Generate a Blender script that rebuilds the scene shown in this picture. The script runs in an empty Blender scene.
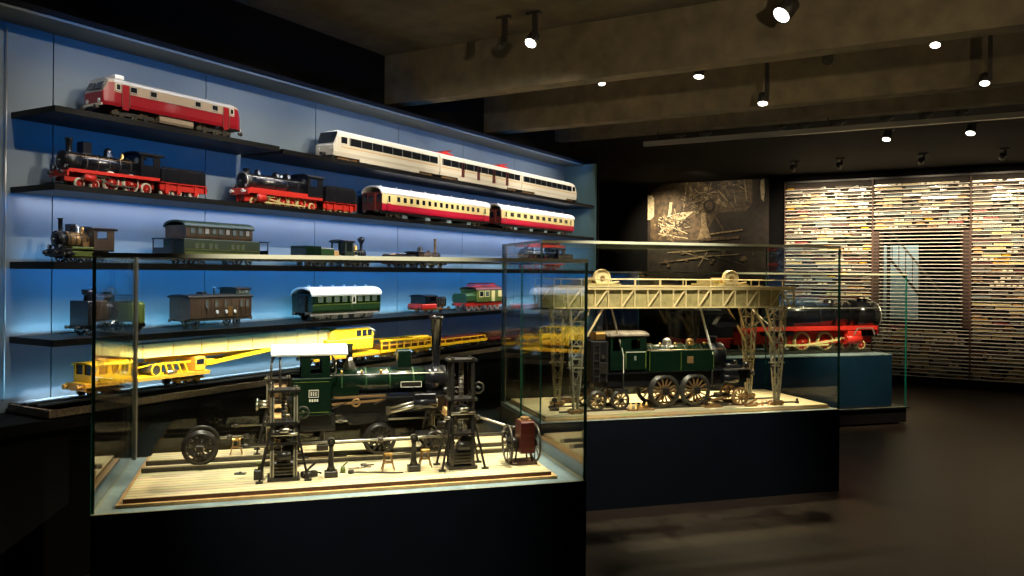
import bpy, math, random
from mathutils import Vector, Matrix, Euler
random.seed(11)
SC = bpy.context.scene
COL = SC.collection
PI = math.pi

# ------------------------------------------------------------------ materials
def mat(name, col, rough=.5, metal=0.0, noise=0.0, nscale=18, coat=0.0, spec=.5, emit=0.0, bump=0.0):
    m = bpy.data.materials.new(name); m.use_nodes = True
    nt = m.node_tree; b = nt.nodes['Principled BSDF']
    c = (col[0], col[1], col[2], 1)
    b.inputs['Base Color'].default_value = c
    b.inputs['Roughness'].default_value = rough
    b.inputs['Metallic'].default_value = metal
    b.inputs['Specular IOR Level'].default_value = spec
    b.inputs['Coat Weight'].default_value = coat
    b.inputs['Coat Roughness'].default_value = .08
    if emit:
        b.inputs['Emission Color'].default_value = c
        b.inputs['Emission Strength'].default_value = emit
    if noise or bump:
        tc = nt.nodes.new('ShaderNodeTexCoord')
        n = nt.nodes.new('ShaderNodeTexNoise'); n.inputs['Scale'].default_value = nscale
        n.inputs['Detail'].default_value = 4
        nt.links.new(tc.outputs['Object'], n.inputs['Vector'])
        if noise:
            r = nt.nodes.new('ShaderNodeValToRGB')
            r.color_ramp.elements[0].position = .3; r.color_ramp.elements[1].position = .7
            r.color_ramp.elements[0].color = tuple(x * (1 - noise) for x in col) + (1,)
            r.color_ramp.elements[1].color = tuple(min(1, x * (1 + noise)) for x in col) + (1,)
            nt.links.new(n.outputs['Fac'], r.inputs['Fac']); nt.links.new(r.outputs['Color'], b.inputs['Base Color'])
        if bump:
            bp = nt.nodes.new('ShaderNodeBump'); bp.inputs['Strength'].default_value = bump; bp.inputs['Distance'].default_value = .01
            nt.links.new(n.outputs['Fac'], bp.inputs['Height']); nt.links.new(bp.outputs['Normal'], b.inputs['Normal'])
    return m

def glass_mat(name, tint):
    m = bpy.data.materials.new(name); m.use_nodes = True
    nt = m.node_tree; nt.nodes.clear()
    N = nt.nodes.new; L = nt.links.new
    out = N('ShaderNodeOutputMaterial'); mix = N('ShaderNodeMixShader')
    tr = N('ShaderNodeBsdfTransparent'); tr.inputs['Color'].default_value = tint + (1,)
    gl = N('ShaderNodeBsdfGlossy'); gl.inputs['Roughness'].default_value = 0.0; gl.inputs['Color'].default_value = (1, 1, 1, 1)
    geo = N('ShaderNodeNewGeometry'); dot = N('ShaderNodeVectorMath'); dot.operation = 'DOT_PRODUCT'
    L(geo.outputs['Normal'], dot.inputs[0]); L(geo.outputs['Incoming'], dot.inputs[1])
    a = N('ShaderNodeMath'); a.operation = 'ABSOLUTE'; L(dot.outputs['Value'], a.inputs[0])
    s = N('ShaderNodeMath'); s.operation = 'SUBTRACT'; s.inputs[0].default_value = 1; L(a.outputs[0], s.inputs[1])
    p = N('ShaderNodeMath'); p.operation = 'POWER'; p.inputs[1].default_value = 5; L(s.outputs[0], p.inputs[0])
    ma = N('ShaderNodeMath'); ma.operation = 'MULTIPLY_ADD'; ma.inputs[1].default_value = .96; ma.inputs[2].default_value = .03
    L(p.outputs[0], ma.inputs[0]); L(ma.outputs[0], mix.inputs['Fac'])
    L(tr.outputs[0], mix.inputs[1]); L(gl.outputs[0], mix.inputs[2]); L(mix.outputs[0], out.inputs['Surface'])
    return m

def plank_mat(name, c1, c2, scale, rough, width=.14, length=1.4, coat=0.0, rot=0.0, spec=.4):
    m = bpy.data.materials.new(name); m.use_nodes = True
    nt = m.node_tree; b = nt.nodes['Principled BSDF']; N = nt.nodes.new; L = nt.links.new
    tc = N('ShaderNodeTexCoord'); mp = N('ShaderNodeMapping'); mp.inputs['Rotation'].default_value = (0, 0, rot)
    L(tc.outputs['Object'], mp.inputs['Vector'])
    br = N('ShaderNodeTexBrick'); br.inputs['Color1'].default_value = c1 + (1,); br.inputs['Color2'].default_value = c2 + (1,)
    br.inputs['Mortar'].default_value = tuple(x * .35 for x in c1) + (1,)
    br.inputs['Scale'].default_value = scale; br.inputs['Mortar Size'].default_value = .004
    br.inputs['Brick Width'].default_value = length; br.inputs['Row Height'].default_value = width
    L(mp.outputs['Vector'], br.inputs['Vector'])
    n = N('ShaderNodeTexNoise'); n.inputs['Scale'].default_value = 14; n.inputs['Detail'].default_value = 6
    mp2 = N('ShaderNodeMapping'); mp2.inputs['Scale'].default_value = (.25, 4, 1); mp2.inputs['Rotation'].default_value = (0, 0, rot)
    L(tc.outputs['Object'], mp2.inputs['Vector']); L(mp2.outputs['Vector'], n.inputs['Vector'])
    mx = N('ShaderNodeMix'); mx.data_type = 'RGBA'; mx.blend_type = 'MULTIPLY'; mx.inputs['Factor'].default_value = .6
    L(br.outputs['Color'], mx.inputs[6]); L(n.outputs['Color'], mx.inputs[7])
    gm = N('ShaderNodeGamma'); gm.inputs['Gamma'].default_value = .85
    L(mx.outputs[2], gm.inputs['Color']); L(gm.outputs['Color'], b.inputs['Base Color'])
    b.inputs['Roughness'].default_value = rough; b.inputs['Coat Weight'].default_value = coat; b.inputs['Specular IOR Level'].default_value = spec
    return m

M = {}
def mk(key, *a, **k): M[key] = mat(key, *a, **k)
mk('black_paint', (.005, .005, .006), .4)
mk('wall_black', (.003, .003, .004), .9, noise=.3, spec=.2)
mk('gloss_black', (.008, .008, .01), .22, coat=.4)
mk('panel_blue', (.17, .215, .25), .40, noise=.05, nscale=4)
mk('shelf_dark', (.002, .002, .003), .5, spec=.3)
mk('canopy_grey', (.13, .14, .13), .6)
mk('teal_side', (.12, .22, .25), .5)
mk('navy', (.0012, .0032, .007), .42, noise=.15, nscale=5)
mk('deck_blue', (.20, .28, .31), .5, noise=.25, nscale=9)
mk('plinth_blue', (.004, .022, .05), .4, noise=.15, nscale=4)
mk('concrete', (.20, .165, .105), .85, noise=.25, nscale=7, bump=.2)
mk('slab', (.12, .10, .068), .9, noise=.25, nscale=5, bump=.2)
mk('dark_ceiling', (.003, .003, .003), .9, noise=.2, spec=.2)
mk('red', (.30, .006, .014), .3, coat=.3)
mk('bright_red', (.62, .03, .02), .35)
mk('cream', (.80, .66, .30), .35)
mk('pale', (.78, .72, .58), .35)
mk('white', (.82, .80, .76), .4)
mk('silver', (.62, .60, .55), .3, metal=.7)
mk('steel', (.45, .42, .36), .28, metal=1.0)
mk('dark_steel', (.075, .068, .058), .35, metal=.6, noise=.3, nscale=40)
mk('iron', (.028, .024, .02), .35, metal=.3, noise=.3, nscale=60)
mk('brass', (.62, .36, .11), .3, metal=.9)
mk('bronze', (.33, .19, .08), .4, metal=.5, noise=.2)
mk('green', (.022, .06, .02), .3, coat=.3)
mk('deep_green', (.003, .013, .006), .26, coat=.5)
mk('olive', (.10, .13, .025), .4)
mk('roof_green', (.025, .04, .022), .5)
mk('brown', (.055, .035, .02), .45, noise=.3)
mk('maroon', (.10, .015, .012), .4)
mk('yellow', (.85, .50, .012), .38)
mk('orange', (.72, .34, .03), .4)
mk('dark_glass', (.01, .012, .016), .08, coat=.5)
mk('lit_glass', (.10, .12, .12), .1, coat=.5)
mk('wood', (.42, .20, .065), .5, noise=.25, nscale=30)
mk('dark_wood', (.09, .04, .018), .5, noise=.3, nscale=30)
mk('timber', (.60, .36, .14), .55, noise=.2, nscale=25)
mk('coal', (.01, .01, .01), .6, bump=1.0, nscale=60)
mk('ballast', (.20, .145, .10), .8, noise=.5, nscale=90, bump=.6)
mk('gantry', (.80, .62, .31), .42, metal=.1)
mk('gantry_plate', (.36, .29, .12), .5, noise=.25, nscale=30)
mk('gantry_leg', (.42, .37, .25), .42, metal=.35, noise=.2, nscale=30)
mk('lamp_grey', (.045, .04, .035), .5, metal=.2)
mk('lamp_glow', (1.0, .93, .80), .5, emit=9)
mk('led_white', (1.0, .95, .86), .5, emit=1.5)
mk('led_blue', (.05, .38, 1.0), .5, emit=1.2)
mk('edge_green', (.004, .12, .09), .35, coat=.2)
mk('edge_lit', (.45, .46, .34), .25, coat=.3)  # glass rim lightened: lamplight on the top edges is in the colour
mk('boom_yellow_lit', (.92, .72, .20), .35)  # crane yellow paled, the glare on the boom is in the colour
mk('coach_red', (.52, .008, .04), .35)
mk('post_grey', (.25, .24, .21), .35, metal=.2)
mk('pale_panel', (.50, .62, .60), .6, noise=.06)
mk('stair', (.10, .08, .05), .6)
mk('sepia_dark', (.016, .010, .006), .6, noise=.8, nscale=11)
mk('sepia_mid', (.085, .056, .028), .6, noise=.75, nscale=14)
mk('sepia_light', (.24, .18, .10), .6, noise=.7, nscale=20)
mk('sepia_white', (.72, .62, .42), .6, noise=.4, nscale=26)
mk('rack_shelf', (.84, .80, .70), .4)
mk('tan', (.40, .31, .22), .4)
mk('rack_back', (.022, .014, .010), .7, noise=.4, nscale=8)
mk('rack_frame', (.09, .045, .032), .6, noise=.4, nscale=40)
M['glass'] = glass_mat('glass', (.965, .985, .975))
M['floor'] = plank_mat('floor', (.010, .007, .005), (.015, .0105, .007), 1.0, .36, .16, 1.8, coat=0, spec=.14)
M['board'] = plank_mat('board', (.95, .78, .42), (.84, .67, .35), 1.0, .5, .045, 3.0, rot=0)

# ------------------------------------------------------------------ mesh builder
class MB:
    def __init__(s): s.v = []; s.f = []; s.mi = []; s.sm = []; s.mats = []
    def m(s, k):
        k = M[k] if isinstance(k, str) else k
        if k not in s.mats: s.mats.append(k)
        return s.mats.index(k)
    def add(s, vs, fs, k, smooth=False):
        o = len(s.v); s.v += [tuple(p) for p in vs]; i = s.m(k)
        for f in fs:
            s.f.append([o + a for a in f]); s.mi.append(i); s.sm.append(smooth)
    def box(s, k, x0, x1, y0, y1, z0, z1):
        s.add([(x0,y0,z0),(x1,y0,z0),(x1,y1,z0),(x0,y1,z0),(x0,y0,z1),(x1,y0,z1),(x1,y1,z1),(x0,y1,z1)],
              [(3,2,1,0),(4,5,6,7),(0,1,5,4),(1,2,6,5),(2,3,7,6),(3,0,4,7)], k)
    def cb(s, k, x, y, z, sx, sy, sz): s.box(k, x-sx/2, x+sx/2, y-sy/2, y+sy/2, z-sz/2, z+sz/2)
    def bevbox(s, k, x0, x1, y0, y1, z0, z1, b):
        pr = [(y0+b,z0),(y1-b,z0),(y1,z0+b),(y1,z1-b),(y1-b,z1),(y0+b,z1),(y0,z1-b),(y0,z0+b)]
        s.extr(k, pr, x0, x1)
    def frame(s, a, b):
        d = (Vector(b) - Vector(a)); l = d.length; d = d / l
        up = Vector((0, 0, 1)) if abs(d.z) < .95 else Vector((1, 0, 0))
        x = d.cross(up).normalized(); y = x.cross(d)
        return Vector(a), d, x, y, l
    def bar(s, k, a, b, w, h=None):
        h = h or w; o, d, x, y, l = s.frame(a, b); vs = []
        for t in (0, l):
            for q, r in ((-1,-1),(1,-1),(1,1),(-1,1)): vs.append(o + d*t + x*(q*w/2) + y*(r*h/2))
        s.add(vs, [(3,2,1,0),(4,5,6,7),(0,1,5,4),(1,2,6,5),(2,3,7,6),(3,0,4,7)], k)
    def lathe(s, k, a, b, prof, n=16):
        """prof: list of (t 0..1 along a->b, radius)"""
        o, d, x, y, l = s.frame(a, b); vs = []
        for t, r in prof:
            for i in range(n):
                c = 2*PI*i/n; vs.append(o + d*(t*l) + x*(r*math.cos(c)) + y*(r*math.sin(c)))
        fs = []
        for j in range(len(prof)-1):
            for i in range(n):
                i2 = (i+1) % n; fs.append((j*n+i2, j*n+i, (j+1)*n+i, (j+1)*n+i2))
        s.add(vs, fs, k, True)
        caps = []
        if prof[0] == prof[-1]: return
        if prof[0][1] > 1e-5: caps.append(tuple(range(n)))
        if prof[-1][1] > 1e-5: caps.append(tuple(reversed([(len(prof)-1)*n+i for i in range(n)])))
        if caps:
            o2 = len(s.v) - len(vs); i = s.m(k)
            for c in caps: s.f.append([o2 + q for q in c]); s.mi.append(i); s.sm.append(False)
    def cyl(s, k, a, b, r, r2=None, n=14): s.lathe(k, a, b, [(0, r), (1, r if r2 is None else r2)], n)
    def tube(s, k, pts, r, n=8):
        for a, b in zip(pts[:-1], pts[1:]): s.cyl(k, a, b, r, n=n)
    def ring(s, k, c, ax, R, r, n=20, q=6):
        c = Vector(c); d = Vector(ax).normalized()
        up = Vector((0,0,1)) if abs(d.z) < .9 else Vector((1,0,0))
        x = d.cross(up).normalized(); y = x.cross(d); vs = []; fs = []
        for i in range(n):
            a = 2*PI*i/n; e = x*math.cos(a) + y*math.sin(a)
            for j in range(q):
                b = 2*PI*j/q; vs.append(c + e*(R + r*math.cos(b)) + d*(r*math.sin(b)))
        for i in range(n):
            for j in range(q):
                fs.append((i*q+j, i*q+(j+1)%q, ((i+1)%n)*q+(j+1)%q, ((i+1)%n)*q+j))
        s.add(vs, fs, k, True)
    def extr(s, k, prof, x0, x1, seg=None, smooth=False):
        """closed YZ profile (counter-clockwise seen from +X) pushed along X; seg: material per edge"""
        n = len(prof); vs = [(x0, y, z) for y, z in prof] + [(x1, y, z) for y, z in prof]
        o = len(s.v); s.v += vs
        for i in range(n):
            j = (i+1) % n
            s.f.append([o+i, o+j, o+n+j, o+n+i][::-1]); s.mi.append(s.m(seg[i] if seg else k)); s.sm.append(smooth)
        s.f.append([o+i for i in range(n)][::-1] if False else [o+i for i in reversed(range(n))]); s.mi.append(s.m(k)); s.sm.append(False)
        s.f.append([o+n+i for i in range(n)]); s.mi.append(s.m(k)); s.sm.append(False)
    def prism(s, k, poly, y0, y1):
        """XZ polygon pushed along Y"""
        n = len(poly); o = len(s.v)
        s.v += [(x, y0, z) for x, z in poly] + [(x, y1, z) for x, z in poly]; i0 = s.m(k)
        for i in range(n):
            j = (i+1) % n; s.f.append([o+i, o+j, o+n+j, o+n+i]); s.mi.append(i0); s.sm.append(False)
        s.f.append([o+i for i in range(n)]); s.mi.append(i0); s.sm.append(False)
        s.f.append([o+n+i for i in reversed(range(n))]); s.mi.append(i0); s.sm.append(False)
    def panel(s, k, x0, x1, z0, z1, y, t, holes):
        """upright sheet in XZ at y, thickness t, rectangular openings (hx0,hx1,hz0,hz1)"""
        xs = sorted({x0, x1, *[h[0] for h in holes], *[h[1] for h in holes]})
        zs = sorted({z0, z1, *[h[2] for h in holes], *[h[3] for h in holes]})
        for a, b in zip(xs[:-1], xs[1:]):
            for c, d in zip(zs[:-1], zs[1:]):
                mx, mz = (a+b)/2, (c+d)/2
                if any(h[0] < mx < h[1] and h[2] < mz < h[3] for h in holes): continue
                s.box(k, a, b, y-t/2, y+t/2, c, d)
    def mesh(s, name):
        me = bpy.data.meshes.new(name); me.from_pydata(s.v, [], s.f)
        for mt in s.mats: me.materials.append(mt)
        me.polygons.foreach_set('material_index', s.mi); me.polygons.foreach_set('use_smooth', s.sm)
        me.update(); 
        return me
    def done(s, name, parent=None, label=None, loc=None, rz=0):
        return link(name, s.mesh(name), parent, label, loc, rz)

def link(name, me, parent=None, label=None, loc=None, rz=0, rot=None):
    o = bpy.data.objects.new(name, me); COL.objects.link(o)
    if parent is not None: o.parent = parent
    if loc is not None: o.location = loc
    if rot is not None: o.rotation_euler = rot
    elif rz: o.rotation_euler = (0, 0, rz)
    if label: o['label'] = label
    return o

def tag(o, label, cat, group=None, kind=None):
    if label: o['label'] = label
    if cat: o['category'] = cat
    if group: o['group'] = group
    if kind: o['kind'] = kind
    return o
def thing(name, label, cat, loc=(0,0,0), rz=0, group=None):
    o = bpy.data.objects.new(name, None); COL.objects.link(o)
    o.empty_display_size = .05; o.location = loc; o.rotation_euler = (0, 0, rz)
    return tag(o, label, cat, group)
def struct(name, mb, label=None):
    o = mb.done(name); o['kind'] = 'structure'
    if label: o['label'] = label
    return o

def arc(w, z, h, n=8, drop=0.0):
    """roof outline from +y eave over the top to -y eave (list of y,z)"""
    return [(w*math.cos(PI*i/n), z + h*math.sin(PI*i/n)) for i in range(n+1)]
def roof_prof(w, z, h, t, n=8):
    up = arc(w, z, h, n); lo = [(y*.97, zz - t) for y, zz in reversed(up)]
    return up + lo

WC = {}
def wheel_mesh(r, w, n, rim, spoke):
    key = (round(r,4), round(w,4), n, rim, spoke)
    if key in WC: return WC[key]
    b = MB(); N = 24 if r > .05 else 16
    ri = r*.80
    prof = [(0, ri), (0, r*.99), (.75, r*.97), (.78, r*1.07), (1, r*1.07), (1, ri), (0, ri)]
    b.lathe(rim, (0, -w/2, 0), (0, w/2, 0), prof, N)
    b.cyl(spoke, (0, -w*.7, 0), (0, w*.6, 0), r*.2, n=12)
    b.cyl(rim, (0, -w*.85, 0), (0, -w*.7, 0), r*.1, n=8)
    if n:
        for i in range(n):
            a = 2*PI*i/n
            b.bar(spoke, (r*.15*math.cos(a), 0, r*.15*math.sin(a)), (ri*1.02*math.cos(a), 0, ri*1.02*math.sin(a)), r*.09, w*.45)
    else:
        b.lathe(spoke, (0, -w*.35, 0), (0, w*.35, 0), [(0, r*.2), (0, ri), (1, ri), (1, r*.2)], N)
    WC[key] = b.mesh('wheel'); return WC[key]
def wheels(parent, xs, r, g, z=None, n=8, rim='steel', spoke='black_paint', w=None):
    me = wheel_mesh(r, w or max(.012, r*.22), n, rim, spoke); out = []
    for x in xs:
        for sgn in (-1, 1):
            out.append(link('wheel', me, parent, None, (x, sgn*g, r if z is None else z), 0 if sgn < 0 else PI))
    return out
def axle_bogie(parent, x, wb, r, g, kind='bogie', m='black_paint', rim='steel', spoke='black_paint', n=0):
    b = MB()
    for sgn in (-1, 1):
        y = sgn*(g+.014)
        b.box(m, x-wb*.85, x+wb*.85, y-.004, y+.004, r*.95, r*1.5)
        for q in (-1, 1): b.box(m, x+q*wb/2-.014, x+q*wb/2+.014, y-.008, y+.008, r*.6, r*1.35)
        b.box(m, x-.02, x+.02, y-.01, y+.01, r*.55, r*.9)
        for q in (-.5,.5): b.cyl('steel', (x+q*.03, y+sgn*.009, r*.55), (x+q*.03, y+sgn*.009, r*1.1), .006, n=6)
    b.box(m, x-.018, x+.018, -g, g, r*1.0, r*1.6)
    o = b.done(kind, parent)
    wheels(o, (x-wb/2, x+wb/2), r, g, n=n, rim=rim, spoke=spoke)
    return o
def buffers(parent, x, d, z, y=.06, r=.014, l=.03, m='dark_steel'):
    for sgn in (-1, 1):
        b = MB(); b.cyl(m, (x, sgn*y, z), (x+d*l*.7, sgn*y, z), r*.55, n=8); b.lathe(m, (x+d*l*.7, sgn*y, z), (x+d*l, sgn*y, z), [(0, r*.8), (.3, r), (1, r*.9)], 12)
        b.done('buffer', parent)

# ------------------------------------------------------------------ steam locomotives
def steam(t, p):
    g = p.get('g', .1)/2; r = p['r']; bz = p['bz']; xs = p['xs']; xb = p['xb']; xsb = p.get('xsb', xs-.35*r*4)
    mb_, ms, mc, mr, mf, mw, mt = [p.get(k, d) for k, d in (('boiler','gloss_black'),('smoke','black_paint'),('cab','gloss_black'),('roof','black_paint'),('frame','black_paint'),('spoke','black_paint'),('tire','steel'))]
    # boiler
    b = MB(); b.cyl(mb_, (xb-.01, 0, bz), (xsb, 0, bz), r, n=24)
    nb = p.get('bands', 4)
    for i in range(nb):
        x = xb + (xsb-xb)*(i+.5)/nb; b.cyl(p.get('band', 'dark_steel'), (x-.004, 0, bz), (x+.004, 0, bz), r*1.02, n=24)
    if p.get('firebox', True):
        x0 = xb; x1 = xb + (xsb-xb)*.3
        b.box(mb_, x0, x1, -r*.95, r*.95, bz-r*1.35, bz)
    bo = b.done('boiler', t)
    for sgn in (-1, 1):
        b = MB(); y = sgn*r*.87; z = bz + r*.56; b.cyl(p.get('rail', 'steel'), (xb, y, z), (xs-.01, y, z), max(.0022, r*.045), n=6)
        for i in range(4):
            x = xb + (xs-xb)*(i+.5)/4; b.cyl(p.get('rail','steel'), (x, y*.93, z-.3*r*.2), (x, y, z), r*.04, n=6)
        b.done('handrail', bo)
    # smokebox with its door
    b = MB(); b.cyl(ms, (xsb, 0, bz), (xs, 0, bz), r*1.05, n=24); b.ring(p.get('rim', ms), (xs, 0, bz), (1,0,0), r*1.0, r*.07, 24)
    b.box(ms, xsb+.01, xs-.01, -r*.7, r*.7, bz-r*1.5, bz-r*.8)
    so = b.done('smokebox', t)
    b = MB(); b.lathe(p.get('door', ms), (xs, 0, bz), (xs+r*.28, 0, bz), [(0, r*.86), (.4, r*.8), (.8, r*.5), (1, .001)], 20)
    b.cyl('steel', (xs+r*.2, 0, bz), (xs+r*.4, 0, bz), r*.09, n=8); b.bar('steel', (xs+r*.33, -r*.25, bz), (xs+r*.33, r*.25, bz), r*.06)
    b.done('smokebox_door', so)
    # chimney
    cx, r0, r1, h = p['chim'][:4]; top = bz + r; b = MB(); st = p['chim'][4] if len(p['chim']) > 4 else 'plain'
    mch = p.get('chimney', ms)
    if st == 'plain': prof = [(0, r0*1.5), (.08, r0*1.1), (.2, r0), (.88, r1), (.9, r1*1.22), (.97, r1*1.22), (1, r1*1.05), (1, r1*.8), (.9, r1*.75)]
    elif st == 'tall': prof = [(0, r0*1.5), (.06, r0*1.1), (.1, r0), (.93, r1), (.94, r1*1.25), (1, r1*1.3), (1, r1*.9), (.95, r1*.85)]
    else: prof = [(0, r0*1.4), (.1, r0), (.5, r0), (.55, r0*1.4), (.75, r1*1.6), (.86, r1*1.7), (1, r1*.9), (1, r1*.6)]
    b.lathe(mch, (cx, 0, top-r*.18), (cx, 0, top+h), prof, 18); b.done('chimney', t)
    for d in p.get('domes', ()):
        b = MB(); dm = d[3] if len(d) > 3 else mb_; x, dr, dh = d[:3]
        if len(d) > 4 and d[4] == 'box':
            b.bevbox(dm, x-dr, x+dr, -dr*1.1, dr*1.1, top-r*.25, top+dh, dr*.15); b.box('dark_steel', x-dr*1.05, x+dr*1.05, -dr*1.15, dr*1.15, top-r*.12, top-r*.02)
        elif len(d) > 4 and d[4] == 'valve':
            b.lathe('steel', (x, 0, top-r*.15), (x, 0, top+dh*.45), [(0, dr*1.7), (.3, dr*1.6), (.7, dr*.9), (1, dr*.8)], 16); b.lathe(dm, (x, 0, top+dh*.4), (x, 0, top+dh), [(0, dr*.8), (.85, dr*.75), (.9, dr*.95), (1, dr*.9)], 16)
        else:
            b.lathe(dm, (x, 0, top-r*.2), (x, 0, top+dh), [(0, dr*1.25), (.15, dr), (.6, dr), (.8, dr*.85), (.93, dr*.5), (1, .001)], 18)
        b.done('dome', t)
    # cab
    c0, c1, cw, z0, z1 = p['cabx']; b = MB(); th = .006
    wz0 = z0 + (z1-z0)*.52; wz1 = z1 - (z1-z0)*.12; hole = p.get('hole', [(c0+(c1-c0)*.35, c1-(c1-c0)*.15, wz0, wz1)])
    for sgn in (-1, 1): b.panel(mc, c0, c1, z0, z1, sgn*cw, th, hole)
    b.box(mc, c1-th, c1, -cw, cw, z0, z1)
    b.box(mc, c0, c1, -cw, cw, z0-th, z0+th)
    if p.get('backwall'): b.box(mc, c0, c0+th, -cw, cw, z0, z0+(z1-z0)*.6)
    for y in (-cw*.55, cw*.55): b.cyl('lit_glass', (c1, y, wz1-.02), (c1+.003, y, wz1-.02), min(.02, cw*.22), n=12)
    b.bar('dark_steel', (c1-.03, -cw*.4, bz+r*.3), (c1-.03, cw*.4, bz+r*.3), .008)
    co = b.done('cab', t)
    b = MB(); ro = p.get('overhang', .02); b.extr(mr, roof_prof(cw*1.12, z1, p.get('roofh', cw*.35), .008), c0-ro, c1+ro*.6, smooth=False)
    b.done('cab_roof', co, p.get('roof_label'))
    # running board and side valance
    zr = p['zr']; xf = p.get('xf', xs+.02); rw = p.get('rw', cw)
    b = MB(); b.box(p.get('running', mf), p.get('xr', c0), xf, -rw, rw, zr-.006, zr+.004)
    if p.get('valance'):
        for sgn in (-1, 1): b.box(p['valance'], p.get('xr', c0), xf, sgn*rw-.003, sgn*rw+.003, zr-p.get('valh', .02), zr+.006)
    b.done('running_board', t)
    # frame, buffer beams
    zf0, zf1 = p['zf']; b = MB()
    for sgn in (-1, 1): b.box(mf, c0+.01, xf, sgn*g*.72-.004, sgn*g*.72+.004, zf0, zf1)
    for i in range(5):
        x = c0 + .02 + (xf-c0-.04)*i/4; b.box(mf, x-.004, x+.004, -g*.72, g*.72, zf0, zf1)
    b.done('frame', t)
    bb = MB(); bm = p.get('beam', 'bright_red'); bb.box(bm, xf, xf+.01, -rw, rw, zr-.045*p.get('k',1), zr-.002); beam = bb.done('buffer_beam', t)
    buffers(beam, xf+.01, 1, zr-.02*p.get('k',1), rw*.62, .015*p.get('k',1), .035*p.get('k',1), p.get('buf', 'dark_steel'))
    # wheels
    for xsw, wr, n in p.get('wheels', ()): wheels(t, xsw, wr, g, n=n, rim=mt, spoke=mw)
    # cylinders and rods
    if 'cyl' in p:
        cxl, cz, cr, cl = p['cyl']
        for sgn in (-1, 1):
            y = sgn*(g+cr*.9); b = MB(); mcy = p.get('cylm', mf)
            b.cyl(mcy, (cxl-cl/2, y, cz), (cxl+cl/2, y, cz), cr, n=14); b.cyl('steel', (cxl+cl/2, y, cz), (cxl+cl/2+.006, y, cz), cr*.8, n=14)
            b.bevbox(mcy, cxl-cl*.45, cxl+cl*.45, y-cr*.7, y+cr*.7, cz+cr*.6, cz+cr*1.7, cr*.15)
            b.done('cylinder', t)
            dr = p.get('drivers')
            if dr:
                xs_, wr = dr; yy = sgn*(g+.02*p.get('k',1)); b = MB(); off = wr*.35
                b.bar(p.get('rodm','steel'), (min(xs_)-.02, yy, wr-off), (max(xs_)+.02, yy, wr-off), .004, .010*p.get('k',1)); b.done('coupling_rod', t)
                b = MB(); b.bar(p.get('rodm','steel'), (sorted(xs_)[len(xs_)//2], yy+sgn*.006, wr-off), (cxl-cl/2-.05, yy+sgn*.006, cz), .004, .011*p.get('k',1))
                b.bar('steel', (cxl-cl/2-.07, yy, cz), (cxl-cl/2, yy, cz), .007*p.get('k',1)); b.bar(p.get('rodm','steel'), (cxl-cl/2-.11, yy, cz+.016), (cxl-cl/2, yy, cz+.016), .006, .008); b.done('connecting_rod', t)
    for sgn in (-1, 1):
        if p.get('lamps', True):
            b = MB(); k = p.get('k', 1); b.cyl('black_paint', (xf-.012*k, sgn*rw*.65, zr+.022*k), (xf+.006*k, sgn*rw*.65, zr+.022*k), .013*k, n=12); b.cyl('silver', (xf+.006*k, sgn*rw*.65, zr+.022*k), (xf+.009*k, sgn*rw*.65, zr+.022*k), .011*k, n=12); b.box('black_paint', xf-.008*k, xf, sgn*rw*.65-.003, sgn*rw*.65+.003, zr, zr+.02*k); b.done('lamp', t)

def tender(t, p):
    g = p.get('g', .1)/2; x0, x1, w, z0, z1 = p['box']; k = p.get('k', 1)
    b = MB(); b.bevbox(p['body'], x0, x1, -w, w, z0, z1, .006); b.box(p['body'], x0+.01, x1-.01, -w*.9, -w*.86, z1, z1+.012*k); b.box(p['body'], x0+.01, x1-.01, w*.86, w*.9, z1, z1+.012*k)
    for i in range(4):
        x = x0 + (x1-x0)*(i+.5)/4
        for sgn in (-1, 1): b.box(p.get('rib', p['body']), x-.003, x+.003, sgn*w-.003, sgn*w+.003, z0, z1)
    b.done('tank', t)
    b = MB(); n = 7
    vs = []; fs = []
    for i in range(n+1):
        for j in range(5):
            e = 0 if i in (0, n) or j in (0, 4) else 1
            vs.append((x0+.02+(x1-x0-.04)*i/n, -w*.8+w*1.6*j/4, z1-.004+e*(.012+random.random()*.014)*k))
    for i in range(n):
        for j in range(4): fs.append((i*5+j, (i+1)*5+j, (i+1)*5+j+1, i*5+j+1))
    b.add(vs, fs, p.get('load', 'coal')); b.done('coal_load', t)
    b = MB(); mf = p.get('frame', 'black_paint'); zf0, zf1 = p['zf']
    for sgn in (-1, 1): b.box(mf, x0, x1, sgn*(g+.012)-.004, sgn*(g+.012)+.004, zf0, zf1)
    b.box(mf, x0-.006, x1+.006, -w, w, zf1, z0)
    for xs_, wr, nn in p['wheels']:
        for x in xs_:
            for sgn in (-1, 1): b.box(mf, x-.015*k, x+.015*k, sgn*(g+.018)-.006, sgn*(g+.018)+.006, wr*.7, zf1)
    b.done('frame', t)
    for xs_, wr, nn in p['wheels']: wheels(t, xs_, wr, g, n=nn, rim=p.get('tire', 'steel'), spoke=p.get('spoke', 'black_paint'))
    b = MB(); b.box(p.get('beam', 'bright_red'), x0-.012, x0-.004, -w*.95, w*.95, zf0, z0); bo = b.done('buffer_beam', t)
    buffers(bo, x0-.012, -1, (zf0+z0)/2, w*.6, .013*k, .028*k)

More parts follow.
